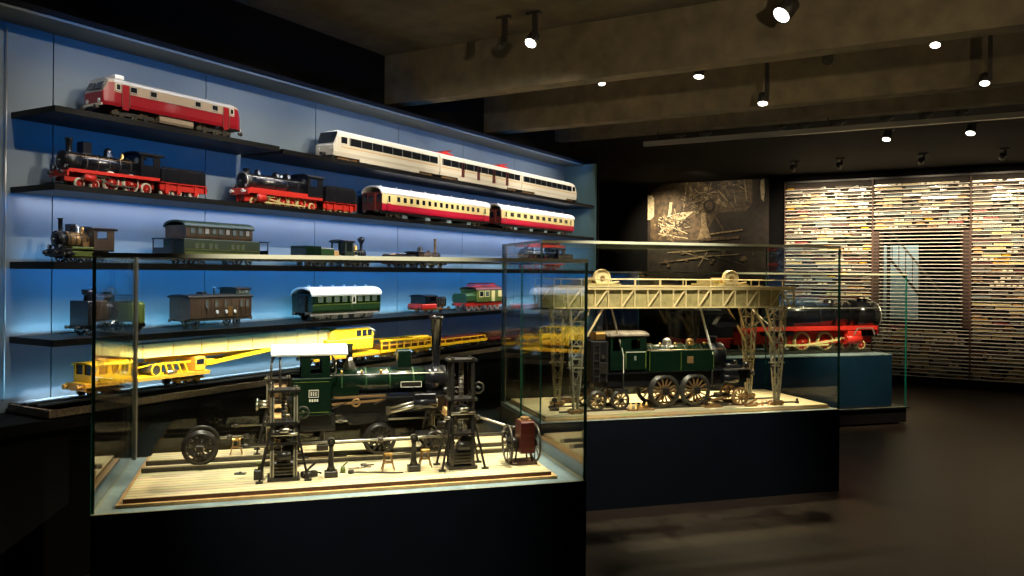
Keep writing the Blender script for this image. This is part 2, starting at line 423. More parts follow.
# ------------------------------------------------------------------ coaches and other stock
WIN = {}
def window(parent, x, y, z, w, h, fm='pale', gm='dark_glass', name='window', bars=0):
    key = (round(w,4), round(h,4), fm, gm, bars, y > 0)
    if key not in WIN:
        b = MB(); s = 1 if y > 0 else -1; f = min(w, h)*.1
        for a in ((-w/2, -w/2+f, -h/2, h/2), (w/2-f, w/2, -h/2, h/2), (-w/2, w/2, -h/2, -h/2+f), (-w/2, w/2, h/2-f, h/2)):
            b.box(fm, a[0], a[1], min(0, s*.004), max(0, s*.004), a[2], a[3])
        for i in range(bars):
            bx = -w/2 + w*(i+1)/(bars+1); b.box(fm, bx-.002, bx+.002, min(0, s*.003), max(0, s*.003), -h/2, h/2)
        b.box(gm, -w/2+f*.5, w/2-f*.5, min(-s*.001, s*.002), max(-s*.001, s*.002), -h/2+f*.5, h/2-f*.5)
        WIN[key] = b.mesh(name)
    return link(name, WIN[key], parent, None, (x, y, z))

def coach(t, p):
    L, w = p['L'], p['w']; zf, zw, ze, rh = p['zf'], p['zw'], p['ze'], p['rh']; g = p.get('g', .1)/2
    x0, x1 = -L/2, L/2; lo, up = p['lower'], p['upper']
    b = MB()
    prof = [(-w*.94, zf), (w*.94, zf), (w, zf+.015), (w, zw), (w, ze), (-w, ze), (-w, zw), (-w, zf+.015)]
    seg = ['black_paint', lo, lo, up, up, up, lo, lo]
    b.extr(p.get('end', up), prof, x0, x1, seg)
    if p.get('line'):
        for sgn in (-1, 1): b.box(p['line'], x0+.005, x1-.005, sgn*w-.002, sgn*w+.002, zw-.004, zw+.004)
    bd = b.done('body', t)
    b = MB(); b.extr(p['roof'], roof_prof(w*1.04, ze-.002, rh, .012, 10), x0-.012, x1+.012, smooth=False)
    for i in range(p.get('vents', 6)):
        x = x0 + L*(i+.5)/p.get('vents', 6); b.cyl(p.get('ventm', p['roof']), (x, 0, ze+rh-.004), (x, 0, ze+rh+.010), .009, n=8)
    b.done('roof', t, p.get('roof_label'))
    for s in p.get('sides', (1,)):
        for x, z, ww, hh in p['windows']: window(bd, x, s*w, z, ww, hh, p.get('wf', 'pale'), p.get('wg', 'dark_glass'), bars=p.get('bars', 0))
        for x in p.get('doors', ()):
            d = MB(); dz1 = ze-.014
            y0, y1 = sorted((s*w, s*(w+.003)))
            d.box(p.get('doorm', lo), x-.022, x+.022, y0, y1, zf+.004, zw); d.box(p.get('doorm2', up), x-.022, x+.022, y0, y1, zw, dz1)
            d.box('dark_glass', x-.011, x+.011, min(y0, s*(w+.005)), max(y1, s*(w+.005)), zw+.012, dz1-.012)
            d.bar('steel', (x+.028, s*(w+.006), zf+.02), (x+.028, s*(w+.006), zw+.03), .003); d.done('door', bd)
    # ends: gangway
    for q in (-1, 1):
        if p.get('gangway', True):
            d = MB(); xe = x1 if q > 0 else x0; d.box(p.get('gang', 'black_paint'), min(xe, xe+q*.018), max(xe, xe+q*.018), -w*.4, w*.4, zf, ze-.01); d.box('dark_glass', min(xe+q*.018, xe+q*.02), max(xe+q*.018, xe+q*.02), -w*.2, w*.2, zw, ze-.03); d.done('gangway', t)
        for yy in (-w*.68, w*.68):
            if p.get('endwin'):
                d = MB(); xe = x1 if q > 0 else x0; d.box('dark_glass', min(xe, xe+q*.003), max(xe, xe+q*.003), yy-w*.18, yy+w*.18, zw+.01, ze-.02); d.done('end_window', bd)
        buffers(t, (x1 if q > 0 else x0), q, zf-.008, w*.6, .013, .03)
    b = MB(); um = p.get('under', 'black_paint')
    b.box(um, x0, x1, -w*.8, -w*.72, zf-.022, zf); b.box(um, x0, x1, w*.72, w*.8, zf-.022, zf)
    for i in range(p.get('boxes', 4)):
        x = x0 + L*(i+1)/(p.get('boxes', 4)+1); b.bevbox(p.get('boxm', um), x-.035, x+.03, -w*.75, w*.75, zf-.055, zf-.016, .006)
    b.done('underframe', t)
    for x in p['bogies']: axle_bogie(t, x, p.get('wb', .15), p.get('wr', .032), g, m=p.get('bogm', 'black_paint'), n=p.get('wn', 0), rim=p.get('rim', 'steel'))

def _loft(s, k, secs, seg=None, smooth=False):
    n = len(secs[0][1]); o = len(s.v)
    for x, pr in secs: s.v += [(x, y, z) for y, z in pr]
    for a in range(len(secs)-1):
        for i in range(n):
            j = (i+1) % n; s.f.append([o+a*n+i, o+(a+1)*n+i, o+(a+1)*n+j, o+a*n+j]); s.mi.append(s.m(seg[i] if seg else k)); s.sm.append(smooth)
    e = o + (len(secs)-1)*n
    s.f.append([o+i for i in reversed(range(n))]); s.mi.append(s.m(k)); s.sm.append(False)
    s.f.append([e+i for i in range(n)]); s.mi.append(s.m(k)); s.sm.append(False)
MB.loft = _loft

# ================================================================== THE ROOM
XW = -4.4            # back panel of the shelf cabinet
CY0, CY1 = 1.30, 8.80
b = MB(); b.box('floor', -7, 4.2, -3.5, 13.9, -.1, 0); struct('floor', b)
b = MB(); b.box('slab', -7, 4.2, -3.5, 13.9, 3.47, 3.6); struct('ceiling', b)
b = MB(); b.box('wall_black', -4.62, -4.5, -3.5, 8.95, 0, 3.47); struct('wall_left', b)
b = MB(); b.box('wall_black', -7, -6.9, 8.95, 13.9, 0, 3.47); b.box('wall_black', -6.9, -4.5, 8.95, 9.05, 0, 3.47); struct('wall_side', b)
b = MB(); b.box('wall_black', 4.1, 4.2, -3.5, 13.9, 0, 3.47); struct('wall_right', b)
# back wall with the opening behind the train rack
OX0, OX1, OZ0, OZ1 = -1.42, -.30, .86, 2.28
b = MB(); b.panel('wall_black', -6.9, 4.1, 0, 3.47, 13.72, .12, [(OX0, OX1, OZ0, OZ1)]); struct('wall_back', b)
b = MB(); b.box('wall_black', -2.6, .6, 15.2, 15.3, .2, 3.0); b.box('wall_black', -2.6, .6, 13.78, 15.2, .2, .3); b.box('wall_black', -2.6, .6, 13.78, 15.2, 2.9, 3.0); b.box('wall_black', -2.7, -2.6, 13.78, 15.3, .2, 3.0); b.box('wall_black', .6, .7, 13.78, 15.3, .2, 3.0); struct('wall_behind_opening', b)
n = 1
for y0, zb in ((5.47, 3.05), (7.07, 3.05)):
    b = MB(); b.box('concrete', -4.5, 4.1, y0, y0+.16, zb, 3.47); struct('trim_%d' % n, b); n += 1
b = MB(); b.box('concrete', -4.5, 4.1, 8.66, 8.82, 3.2, 3.47); struct('trim_%d' % n, b); n += 1
b = MB(); b.box('dark_ceiling', -6.9, 4.1, 9.05, 13.66, 3.2, 3.47); b.box('dark_ceiling', -4.4, 4.1, 8.82, 9.05, 3.2, 3.47); struct('trim_%d' % n, b); n += 1  # added black box that keeps the ceiling at the back dark

# ------------------------------------------------------------------ display cabinet along the left wall
S = {1: 2.42, 2: 2.03, 3: 1.64, 4: 1.25, 5: .915}
cab = thing('display_cabinet', 'long blue-lit built-in display cabinet with five shelves of model trains', 'cabinet', (0, 0, 0))
for i in range(8):
    y0 = max(CY0, 1.54 + i - 1.0); y1 = min(CY1, 1.54 + i)
    if i == 0: y0, y1 = CY0, 1.54
    b = MB(); b.box('panel_blue', XW-.03, XW, y0+.0035, y1-.0035, .80, 2.90); b.done('back_panel', cab)
b = MB(); b.box('panel_blue', XW-.03, XW, 8.5435, CY1, .80, 2.90); b.done('back_panel', cab)
b = MB(); b.box('wall_black', XW-.06, XW-.032, CY0, CY1, .80, 2.90); b.done('backing_board', cab)
b = MB(); b.box('canopy_grey', XW-.06, -4.14, CY0, CY1, 2.885, 2.90); b.box('wall_black', XW-.06, -4.12, CY0, CY1, 2.90, 2.925); b.done('canopy', cab)
def shelf(y0, y1, zt, th, m='shelf_dark'):
    b = MB(); b.box(m, XW, -4.0, y0, y1, zt-th, zt); return b.done('shelf', cab)
shelf(2.32, 3.80, S[1], .03); shelf(3.83, 8.72, S[1]-.012, .03); shelf(2.32, 8.72, S[2], .03); shelf(2.32, 8.72, S[3], .036); shelf(2.32, 8.72, S[4], .034)
b = MB(); b.box('shelf_dark', XW, -4.0, 2.32, 8.72, S[5]-.055, S[5]-.012); b.box('panel_blue', XW+.001, XW+.075, 2.33, 8.71, S[5]-.012, S[5]-.009); b.box('ballast', XW+.03, -3.998, 2.30, 8.72, S[5]-.050, S[5]-.012); b.done('track_shelf', cab)  # pale rear strip stands in for a lit streak on the shelf
for y in (-4.25, -4.15):
    b = MB(); b.box('steel', y-.004, y+.004, 2.33, 8.7, S[5]-.012, S[5]); b.done('rail', cab)
b = MB(); b.box('wall_black', XW-.06, -4.06, CY0, CY1, 0, .80); b.box('wall_black', XW-.06, -4.01, CY0, CY1, .80, .855); b.done('plinth', cab)
b = MB(); b.box('teal_side', XW, -3.99, 8.72, 8.76, .80, 2.90); b.box('wall_black', XW-.06, -3.97, 8.76, CY1, 0, 3.0); b.done('side_panel', cab)
for y, z0, z1 in ((2.285, .92, 2.86),):
    b = MB(); b.cyl('silver', (XW+.02, y, z0), (XW+.02, y, z1), .004, n=10); b.done('support_rod', cab)

# ------------------------------------------------------------------ glass cases (turned 47 degrees to the shelf wall)
T47 = math.radians(47); U = (math.cos(T47), math.sin(T47)); V = (-U[1], U[0])
def at(o, u, v, z=0): return (o[0]+U[0]*u+V[0]*v, o[1]+U[1]*u+V[1]*v, z)
def pane(parent, name, x0, x1, y0, y1, z0, z1, edge_v='edge_green', edge_h='edge_lit'):
    """one glass sheet: large faces clear, the polished rims take the edge materials"""
    b = MB(); d = [x1-x0, y1-y0, z1-z0]; t = d.index(min(d))
    vs = [(x0,y0,z0),(x1,y0,z0),(x1,y1,z0),(x0,y1,z0),(x0,y0,z1),(x1,y0,z1),(x1,y1,z1),(x0,y1,z1)]
    fs = {('z',0):(3,2,1,0),('z',1):(4,5,6,7),('y',0):(0,1,5,4),('x',1):(1,2,6,5),('y',1):(2,3,7,6),('x',0):(3,0,4,7)}
    for (ax, q), f in fs.items():
        if 'xyz'.index(ax) == t: k = 'glass'
        elif ax == 'z' or t == 2: k = edge_h
        else: k = edge_v
        b.add([vs[i] for i in f], [(0,1,2,3)], k)
    return b.done(name, parent)

def glass_case(o, L, D, zb, zt, label, base='navy', deck='deck_blue'):
    c = thing('glass_display_case', label, 'display case', (o[0], o[1], 0), T47)
    t = .012
    b = MB(); b.box(base, 0, L, 0, D, .0, zb-.028); b.done('base', c)
    b = MB(); b.box(base, 0, L, 0, .012, zb-.0275, zb-.002); b.box(deck, 0, L, .012, D, zb-.0275, zb); b.done('deck', c)
    g = .001
    pane(c, 'front_pane', 0, L, 0, t, zb+g, zt-.0185)
    pane(c, 'back_pane', 0, L, D-t, D, zb+g, zt-.0185)
    pane(c, 'left_pane', 0, t, t+g, D-t-g, zb+g, zt-.0185)
    pane(c, 'right_pane', L-t, L, t+g, D-t-g, zb+g, zt-.0185)
    pane(c, 'top_pane', 0, L, 0, D, zt-.018, zt)
    b = MB(); b.box('post_grey', t+.002, t+.010, D-.062, D-t-.002, zb+.002, zt-.02); b.done('corner_post', c)
    return c
O1 = (-3.118, 1.964); L1, D1 = 2.15, 1.06
O2 = (-2.548, 4.725); L2, D2 = 2.355, .95
ZB = .608
glass_case(O1, L1, D1, ZB, 1.672, 'large glass case on a navy base holding the green locomotive on jacks')
glass_case(O2, L2, D2, ZB, 1.825, 'taller glass case on a navy base holding the cream gantry crane')

# third case: glass down to a low step, with an inner plinth
O3 = (-.75, 9.78); L3, D3 = 3.2, 1.1
O3L = at(O3, -L3, 0)[:2]
c3 = thing('glass_display_case', 'glass case on a low dark step round the long black and red express locomotive', 'display case', (O3L[0], O3L[1], 0), T47)
b = MB(); b.box('black_paint', -.1, L3, 0, D3, .02, .17); b.box('wall_black', -.06, L3-.05, .05, D3-.05, 0, .02); b.box('navy', -.1, L3+.02, -.02, D3, .17, .185); b.done('step', c3)
b = MB(); b.box('plinth_blue', .06, L3-.07, .14, D3-.1, .185, .735); b.box('deck_blue', .055, L3-.065, .135, D3-.095, .735, .745); b.done('plinth', c3)
g = .001; t = .012; zt = 1.63
pane(c3, 'front_pane', 0, L3, 0, t, .186, zt-.0185); pane(c3, 'back_pane', 0, L3, D3-t, D3, .186, zt-.0185)
pane(c3, 'left_pane', 0, t, t+g, D3-t-g, .186, zt-.0185); pane(c3, 'right_pane', L3-t, L3, t+g, D3-t-g, .186, zt-.0185)
pane(c3, 'top_pane', 0, L3, 0, D3, zt-.018, zt)
b = MB(); b.box('post_grey', t+.002, t+.012, D3-.16, D3-t-.002, .186, zt-.02); b.done('corner_post', c3)

# ================================================================== MODELS ON THE SHELVES
XC = -4.2
HL, HR = -PI/2, PI/2      # facing towards the left end / the right end of the cabinet

# ---- red diesel locomotive
t = thing('diesel_locomotive', 'red diesel locomotive with a silver roof line alone on the top left shelf', 'model train', (XC, 3.11, S[1]), HL)
t.scale = (.885, .97, 1)
def dprof(w, ze, rh, zf=.078):
    return [(-w*.95, zf), (w*.95, zf), (w, zf+.02), (w, .155), (w, ze), (w*.93, ze+rh*.45), (w*.6, ze+rh*.85), (0, ze+rh), (-w*.6, ze+rh*.85), (-w*.93, ze+rh*.45), (-w, ze), (-w, .155), (-w, zf+.02)]
seg = ['black_paint', 'red', 'red', 'tan', 'silver', 'silver', 'silver', 'silver', 'silver', 'silver', 'tan', 'red', 'red']
b = MB(); b.loft('red', [(-.46, dprof(.1,.205,.035)), (.46, dprof(.1,.205,.035))], seg); bd = b.done('body', t)
nseg = ['black_paint'] + ['red']*3 + ['tan', 'silver', 'silver', 'silver', 'silver', 'tan'] + ['red']*3
for q in (1, -1):
    b = MB(); secs = [(q*.46, dprof(.1,.205,.035)), (q*.495, dprof(.096,.2,.033)), (q*.52, dprof(.086,.155,.006)), (q*.527, dprof(.08,.145,.004))]
    b.loft('red', secs if q > 0 else secs[::-1], nseg); no = b.done('nose', t)
    b = MB()
    for y0, y1 in ((-.075, -.006), (.006, .075)):
        b.add([(q*.5, y0, .205), (q*.5, y1, .205), (q*.5235, y1*.93, .165), (q*.5235, y0*.93, .165), (q*.503, y0, .207), (q*.503, y1, .207), (q*.528, y1*.93, .166), (q*.528, y0*.93, .166)], [(0,1,2,3),(7,6,5,4),(0,1,5,4),(2,3,7,6),(1,2,6,5),(3,0,4,7)], 'dark_glass')
    b.done('windscreen', no)
    for y in (-.055, .055):
        b = MB(); b.cyl('white', (q*.52, y, .1), (q*.532, y, .1), .012, n=12); b.done('headlight', no)
    b = MB(); b.box('pale', min(q*.527, q*.533), max(q*.527, q*.533), -.085, .085, .072, .086); bb = b.done('buffer_beam', t); buffers(bb, q*.533, q, .06, .06, .014, .03)
for x in (.33, .19, -.15, -.29):
    window(bd, x, .1, .182, .05, .034, 'silver')
for x in (.435, -.435): window(bd, x, .1, .182, .032, .036, 'pale'); 
for x in (.385, -.385):
    b = MB(); b.box('red', x-.022, x+.022, .1, .103, .062, .2); b.bar('steel', (x-.026, .104, .075), (x-.026, .104, .19), .003); b.bar('steel', (x+.026, .104, .075), (x+.026, .104, .19), .003); b.done('door', bd)
b = MB(); b.box('silver', -.45, .45, .1, .1025, .153, .157); b.done('trim_strip', bd)
b = MB(); b.bevbox('white', .36, .42, -.05, .05, .236, .262, .006); b.done('roof_box', t)
for x in (.2, 0, -.2):
    b = MB(); b.cyl('dark_steel', (x, 0, .236), (x, 0, .243), .035, n=18); b.bar('steel', (x-.035, 0, .244), (x+.035, 0, .244), .004); b.done('roof_fan', t)
b = MB(); b.bevbox('tan', -.13, .13, -.085, .085, .035, .078, .012); b.done('fuel_tank', t)
for x in (.31, -.31): axle_bogie(t, x, .17, .038, .055, m='dark_steel', n=0, rim='brass')

# ---- white three-car set
def railcar(y0, y1, label, nose=0, pans=(), doors=(), flip=False):
    Lc = y1 - y0 - .012; t = thing('railcar', label, 'model train', (XC, (y0+y1)/2, S[1]-.012), HL, 'white express railcars')
    w = .1; x0, x1 = -Lc/2, Lc/2
    def pr(w, ze=.195, rh=.05, zf=.045): return [(-w*.9, zf), (w*.9, zf), (w, .075), (w, .128), (w*.985, ze), (w*.85, ze+rh*.6), (w*.4, ze+rh), (-w*.4, ze+rh), (-w*.85, ze+rh*.6), (-w*.985, ze), (-w, .128), (-w, .075)]
    sg = ['black_paint', 'pale', 'pale', 'pale', 'pale', 'white', 'white', 'white', 'pale', 'pale', 'pale', 'pale']
    secs = [(x0, pr(w)), (x1, pr(w))]
    if nose > 0: secs = [(x0, pr(w)), (x1-.09, pr(w)), (x1-.05, pr(w*.985, .185, .047)), (x1-.02, pr(w*.96, .14, .01)), (x1, pr(w*.88, .118, .004))]
    if nose < 0: secs = [(x0, pr(w*.88, .118, .004)), (x0+.02, pr(w*.96, .14, .01)), (x0+.05, pr(w*.985, .185, .047)), (x0+.09, pr(w)), (x1, pr(w))]
    b = MB(); b.loft('pale', secs, sg); bd = b.done('body', t)
    b = MB(); q0 = x0 + (.16 if nose < 0 else .03); q1 = x1 - (.16 if nose > 0 else .03)
    b.box('dark_glass', q0, q1, .097, .1025, .134, .19); b.done('window_band', bd)
    nn = int((q1-q0)/.12)
    for i in range(nn):
        b = MB(); xx = q0 + (q1-q0)*(i+.5)/nn; b.box('dark_glass', xx-.050, xx+.050, .1025, .1038, .138, .186); b.box('silver', xx+.054, xx+.058, .1025, .104, .134, .19); b.done('window', bd)
    b = MB(); b.box('orange', x0+.01, x1-.06*(nose>0)-.01, .0985, .1015, .112, .1165); b.done('waist_line', bd)
    for x in doors:
        b = MB(); b.box('maroon', x-.02, x+.02, .1, .106, .06, .192); b.box('dark_glass', x-.012, x+.012, .106, .1075, .13, .182); b.done('door', bd)
    if nose:
        q = nose; xe = x1 if q > 0 else x0
        b = MB(); b.add([(xe-q*.049, -.082, .222), (xe-q*.049, .082, .222), (xe-q*.012, .078, .140), (xe-q*.012, -.078, .140), (xe-q*.042, -.082, .226), (xe-q*.042, .082, .226), (xe-q*.006, .078, .142), (xe-q*.006, -.078, .142)], [(0,1,2,3),(7,6,5,4),(0,1,5,4),(2,3,7,6),(1,2,6,5),(3,0,4,7)], 'dark_glass'); b.done('windscreen', bd)
        b = MB(); b.box('dark_glass', xe-q*.1-.03, xe-q*.1+.03, .098, .103, .142, .188); b.done('cab_window', bd)
        for y in (-.06, .06):
            b = MB(); b.cyl('white', (xe-q*.004, y, .1), (xe+q*.006, y, .1), .012, n=12); b.done('headlight', bd)
        b = MB(); b.box('iron', min(xe, xe+q*.04), max(xe, xe+q*.04), -.012, .012, .05, .07); b.box('iron', min(xe-q*.02, xe+q*.01), max(xe-q*.02, xe+q*.01), -.085, .085, .02, .048); b.done('coupler', t)
    for x in pans:
        b = MB(); m = 'bright_red'
        for s in (-1, 1): b.bar(m, (x-.09, s*.04, .252), (x+.09, s*.04, .252), .010); b.bar(m, (x-.08, s*.035, .254), (x+.05, s*.03, .266), .008); b.bar(m, (x+.05, s*.03, .266), (x-.03, s*.035, .274), .008)
        b.bar(m, (x-.03, -.07, .281), (x-.03, .07, .281), .008); b.bar(m, (x-.06, -.04, .25), (x-.06, .04, .25), .005); b.bar(m, (x+.06, -.04, .25), (x+.06, .04, .25), .005)
        for dx in (-.11, .1, .16): b.cyl(m, (x+dx, 0, .24), (x+dx, 0, .258), .010, n=8)
        b.done('pantograph', t, 'red pantograph')
    b = MB(); b.box('silver', x0+.3, x1-.3, -.09, .09, .028, .045); b.box('pale', x0+.28, x1-.28, .088, .094, .026, .06); b.done('skirt', t)
    for x in (x0+.19, x1-.19): axle_bogie(t, x, .15, .030, .05, m='bronze', n=0)
railcar(4.42, 5.74, 'white railcar with the sloping dark-windowed cab, front of the three-car set', nose=1)
railcar(5.74, 7.17, 'white railcar in the middle of the three-car set, with red pantographs and dark doors', pans=(.53, -.45), doors=(.36, .10, -.17, -.42))
railcar(7.17, 8.48, 'white railcar at the far tail of the three-car set, by the cabinet end', nose=-1)

# ---- black locomotive with red wheels and its tender
z = S[2]
t = thing('steam_locomotive', 'black steam locomotive with tall chimney and red wheels below the red diesel', 'model train', (XC, 2.765, z), HL, None)
t.scale = (0.850, 0.960, 0.980)
steam(t, dict(r=.050, bz=.152, xs=.345, xsb=.25, xb=-.13, chim=(.30, .016, .020, .075), domes=[(.20, .028, .062, 'gloss_black', 'box'), (.04, .026, .05), (-.06, .012, .03, 'brass')],
  cabx=(-.275, -.13, .085, .105, .232), roofh=.02, overhang=.03, roof='gloss_black', zr=.098, xf=.355, rw=.085, running='black_paint', zf=(.04, .094), frame='bright_red', valance='bright_red', valh=.012, beam='bright_red', tire='pale', spoke='bright_red', rail='bronze',
  wheels=[((.265, .165), .030, 8), ((.055, -.085), .056, 12), ((-.2,), .036, 8)], cyl=(.215, .062, .02, .075), cylm='bright_red', drivers=((.055, -.085), .056), bands=5, k=.8))
t = thing('tender', 'black tender with red frame coupled behind the black red-wheeled locomotive', 'model train', (XC, 3.155, z), HL)
tender(t, dict(box=(-.16, .145, .082, .085, .165), body='gloss_black', zf=(.04, .08), frame='bright_red', spoke='bright_red', tire='pale', wheels=[((.10, .02, -.10), .033, 8)], k=.8))

# ---- heavy black-and-red locomotive and tender
t = thing('steam_locomotive', 'heavy black steam locomotive with bright red frame, middle of the second shelf', 'model train', (XC, 3.985, z), HL)
t.scale = (0.850, 0.960, 0.980)
steam(t, dict(r=.058, bz=.165, xs=.375, xsb=.29, xb=-.22, chim=(.335, .022, .024, .028), domes=[(.22, .026, .036), (.03, .03, .03), (-.09, .03, .034), (-.02, .014, .02, 'steel')], rim='silver',
  cabx=(-.39, -.22, .092, .10, .245), roofh=.022, roof='black_paint', zr=.112, xf=.39, rw=.09, running='bright_red', zf=(.03, .108), frame='bright_red', valance='bright_red', valh=.03, beam='bright_red', tire='cream', spoke='bright_red', rail='silver',
  wheels=[((.315,), .028, 8), ((.21, .11, .01, -.09, -.19), .046, 10), ((-.31,), .03, 8)], cyl=(.27, .055, .027, .085), cylm='bright_red', drivers=((.21, .11, .01, -.09, -.19), .046), rodm='cream', band='black_paint', k=.9, buf='white'))
t = thing('tender', 'black tender with bright red bogies behind the heavy red-framed locomotive', 'model train', (XC, 4.515, z), HL)
tender(t, dict(box=(-.155, .165, .09, .078, .185), body='gloss_black', zf=(.03, .075), frame='bright_red', spoke='bright_red', tire='cream', wheels=[((.12, .05, -.05, -.12), .03, 8)], k=.9))

# ---- cream and red coaches
def rc(y0, y1, n, label, d):
    Lc = y1-y0; t = thing('railway_coach', label, 'model train', (XC, (y0+y1)/2, z), HL, 'cream and red coaches')
    ws = [(-Lc/2+.22+(Lc-.44)*i/(n-1), .158, (Lc-.44)/(n-1)*.62, .05) for i in range(n)]
    coach(t, dict(L=Lc-.03, w=.1, zf=.06, zw=.118, ze=.205, rh=.055, lower='coach_red', upper='cream', end='maroon', roof='white', line='cream', windows=ws, doors=(-Lc/2+.10, Lc/2-.10), doorm='coach_red', doorm2='cream', wf='cream', bogies=(-Lc/2+.24, Lc/2-.24), wb=.16, bogm='brown', boxm='deck_blue', gang='maroon', vents=8, endwin=True))
rc(4.95, 6.57, 15, 'long cream and red coach with many windows behind the red-framed locomotive', 1)
rc(6.76, 8.40, 10, 'cream and red coach at the far right end of the second shelf', 2)

# ---- third shelf
z = S[3]
t = thing('tank_locomotive', 'small dark tank locomotive with green side tank, left end of the third shelf', 'model train', (XC, 2.580, z), HL)
t.scale = (0.830, 0.960, 0.980)
steam(t, dict(r=.042, bz=.125, xs=.165, xsb=.11, xb=-.03, chim=(.135, .012, .013, .07, 'tall'), domes=[(.07, .02, .04, 'gloss_black', 'box'), (.025, .018, .038, 'steel'), (-.01, .010, .03, 'brass')], boiler='bronze', cab='brown',
  cabx=(-.17, -.03, .08, .07, .185), roofh=.014, roof='black_paint', backwall=True, zr=.068, xf=.17, rw=.082, zf=(.03, .066), wheels=[((.1, .0, -.1), .038, 10)], cyl=(.125, .045, .018, .06), drivers=((.1, 0, -.1), .038), rail='brass', beam='black_paint', k=.8))
for s in (-1, 1):
    b = MB(); b.bevbox('olive', -.03, .115, s*.058-.024, s*.058+.024, .02 if False else .03, .085, .004); b.done('side_tank', t, 'olive green side tank')

t = thing('double_deck_railcar', 'dark green double-deck railcar with open end platforms on the third shelf', 'model train', (XC, 3.445, z), HL)
t.scale = (0.840, 0.960, 1.000)
b = MB(); b.bevbox('roof_green', -.345, .345, -.1, .1, .055, .155, .006); bd = b.done('lower_body', t)
b = MB(); b.extr('brown', [(-.095,.155),(.095,.155),(.1,.17),(.1,.235),(-.1,.235),(-.1,.17)], -.27, .33); ub = b.done('upper_deck', t)
b = MB(); b.extr('roof_green', roof_prof(.106, .232, .035, .01), -.285, .345); b.box('steel', -.25, .3, .104, .108, .226, .230); b.done('roof', t)
for i in range(9): window(ub, -.22+.062*i, .1, .203, .042, .04, 'roof_green', 'lit_glass' if i % 3 else 'silver')
for x in (.24, .19, .12, .07, -.08, -.13, -.18): window(bd, x, .1, .112, .032, .03, 'olive', 'lit_glass')
b = MB(); b.box('olive', -.34, .34, .1, .103, .06, .075); b.box('olive', -.34, .34, .1, .103, .088, .092); b.done('panel_strips', bd)
for q in (-1, 1):
    b = MB(); xa, xb_ = sorted((q*.345, q*.44)); b.box('black_paint', xa, xb_, -.095, .095, .05, .06); b.box('black_paint', xa, xb_, -.1, .1, .148, .155)
    for y in (-.09, .09): b.bar('black_paint', (q*.435, y, .06), (q*.435, y, .15), .006)
    b.box('black_paint', min(q*.432, q*.438), max(q*.432, q*.438), -.09, .09, .06, .098); b.done('end_platform', t); buffers(t, q*.44, q, .05, .06, .012, .025)
for x in (-.22, .22): axle_bogie(t, x, .13, .03, .05, n=6)

t = thing('steam_locomotive', 'vintage locomotive with wheel-topped spark chimney facing right on the third shelf', 'model train', (XC, 4.745, z), HR)
t.scale = (0.920, 0.970, 1.000)
steam(t, dict(r=.034, bz=.10, xs=.12, xsb=.07, xb=-.08, chim=(.10, .012, .018, .10, 'spark'), domes=[(.03, .016, .035, 'brass'), (-.02, .02, .022)], boiler='deep_green', cab='roof_green',
  cabx=(-.18, -.08, .07, .07, .19), roofh=.014, roof='black_paint', hole=[(-.165, -.095, .115, .18)], zr=.066, xf=.16, rw=.07, zf=(.03, .064), wheels=[((.12, .06), .022, 8), ((-.01, -.12), .045, 12)], cyl=(.09, .04, .014, .05), drivers=((-.01, -.12), .045), rail='brass', beam='wood', k=.7))
t = thing('tender', 'stepped green tender with a wooden end behind the spark-chimney locomotive', 'model train', (XC, 4.340, z), HR)
t.scale = (0.840, 0.960, 1.000)
b = MB(); b.bevbox('deep_green', -.2, -.02, -.078, .078, .055, .145, .005); b.bevbox('green', -.02, .14, -.078, .078, .055, .13, .005); b.box('pale', -.2, .14, -.075, .075, .143 if False else .13, .134); b.done('tank', t)
b = MB(); b.bevbox('timber', .14, .2, -.075, .075, .055, .118, .004); b.done('wood_stack', t)
b = MB(); b.box('black_paint', -.21, .21, -.07, .07, .04, .055); b.done('frame', t); wheels(t, (-.13, -.04, .05, .14), .026, .05, n=8); buffers(t, -.21, -1, .05, .05, .011, .02)

t = thing('steam_locomotive', 'small brown locomotive with thin tall chimney facing right, middle of third shelf', 'model train', (XC, 5.700, z), HR)
t.scale = (0.950, 0.970, 1.000)
steam(t, dict(r=.038, bz=.1, xs=.15, xsb=.09, xb=-.14, chim=(.12, .011, .012, .12, 'tall'), domes=[(-.11, .026, .05, 'iron'), (.02, .016, .02)], boiler='brown', cab='brown', chimney='bronze',
  cabx=(-.22, -.14, .068, .065, .135), roofh=.006, roof='black_paint', hole=[], zr=.062, xf=.2, rw=.07, zf=(.028, .06), wheels=[((.13,), .03, 8), ((.0, -.12), .05, 12)], cyl=(.13, .045, .016, .05), drivers=((0, -.12), .05), rail='brass', beam='maroon', k=.7))
t = thing('tender', 'low dark tender with a pale top behind the thin-chimney brown locomotive', 'model train', (XC, 5.320, z), HR)
t.scale = (0.850, 0.960, 1.000)
tender(t, dict(box=(-.17, .15, .075, .055, .105), body='iron', load='timber', zf=(.028, .052), wheels=[((-.1, 0, .1), .028, 8)], k=.7, beam='maroon'))

t = thing('steam_locomotive', 'black locomotive with scarlet running gear, far right of the third shelf', 'model train', (XC, 7.850, z), HL)
t.scale = (0.830, 0.960, 1.000)
steam(t, dict(r=.06, bz=.16, xs=.56, xsb=.42, xb=-.2, chim=(.48, .022, .024, .03), domes=[(.3, .028, .035), (.05, .028, .03)], rail='silver',
  cabx=(-.4, -.2, .09, .1, .235), roofh=.02, zr=.1, xf=.58, rw=.09, running='bright_red', zf=(.02, .098), frame='bright_red', valance='bright_red', valh=.04, tire='bright_red', spoke='bright_red', wheels=[((.45,), .03, 8), ((.3, .14, -.02, -.18), .05, 10)], cyl=(.42, .055, .026, .09), cylm='bright_red', drivers=((.3, .14, -.02, -.18), .05), k=.9))
b = MB(); b.bevbox('gloss_black', -.66, -.42, -.088, .088, .085, .185, .006); b.done('bunker', t)

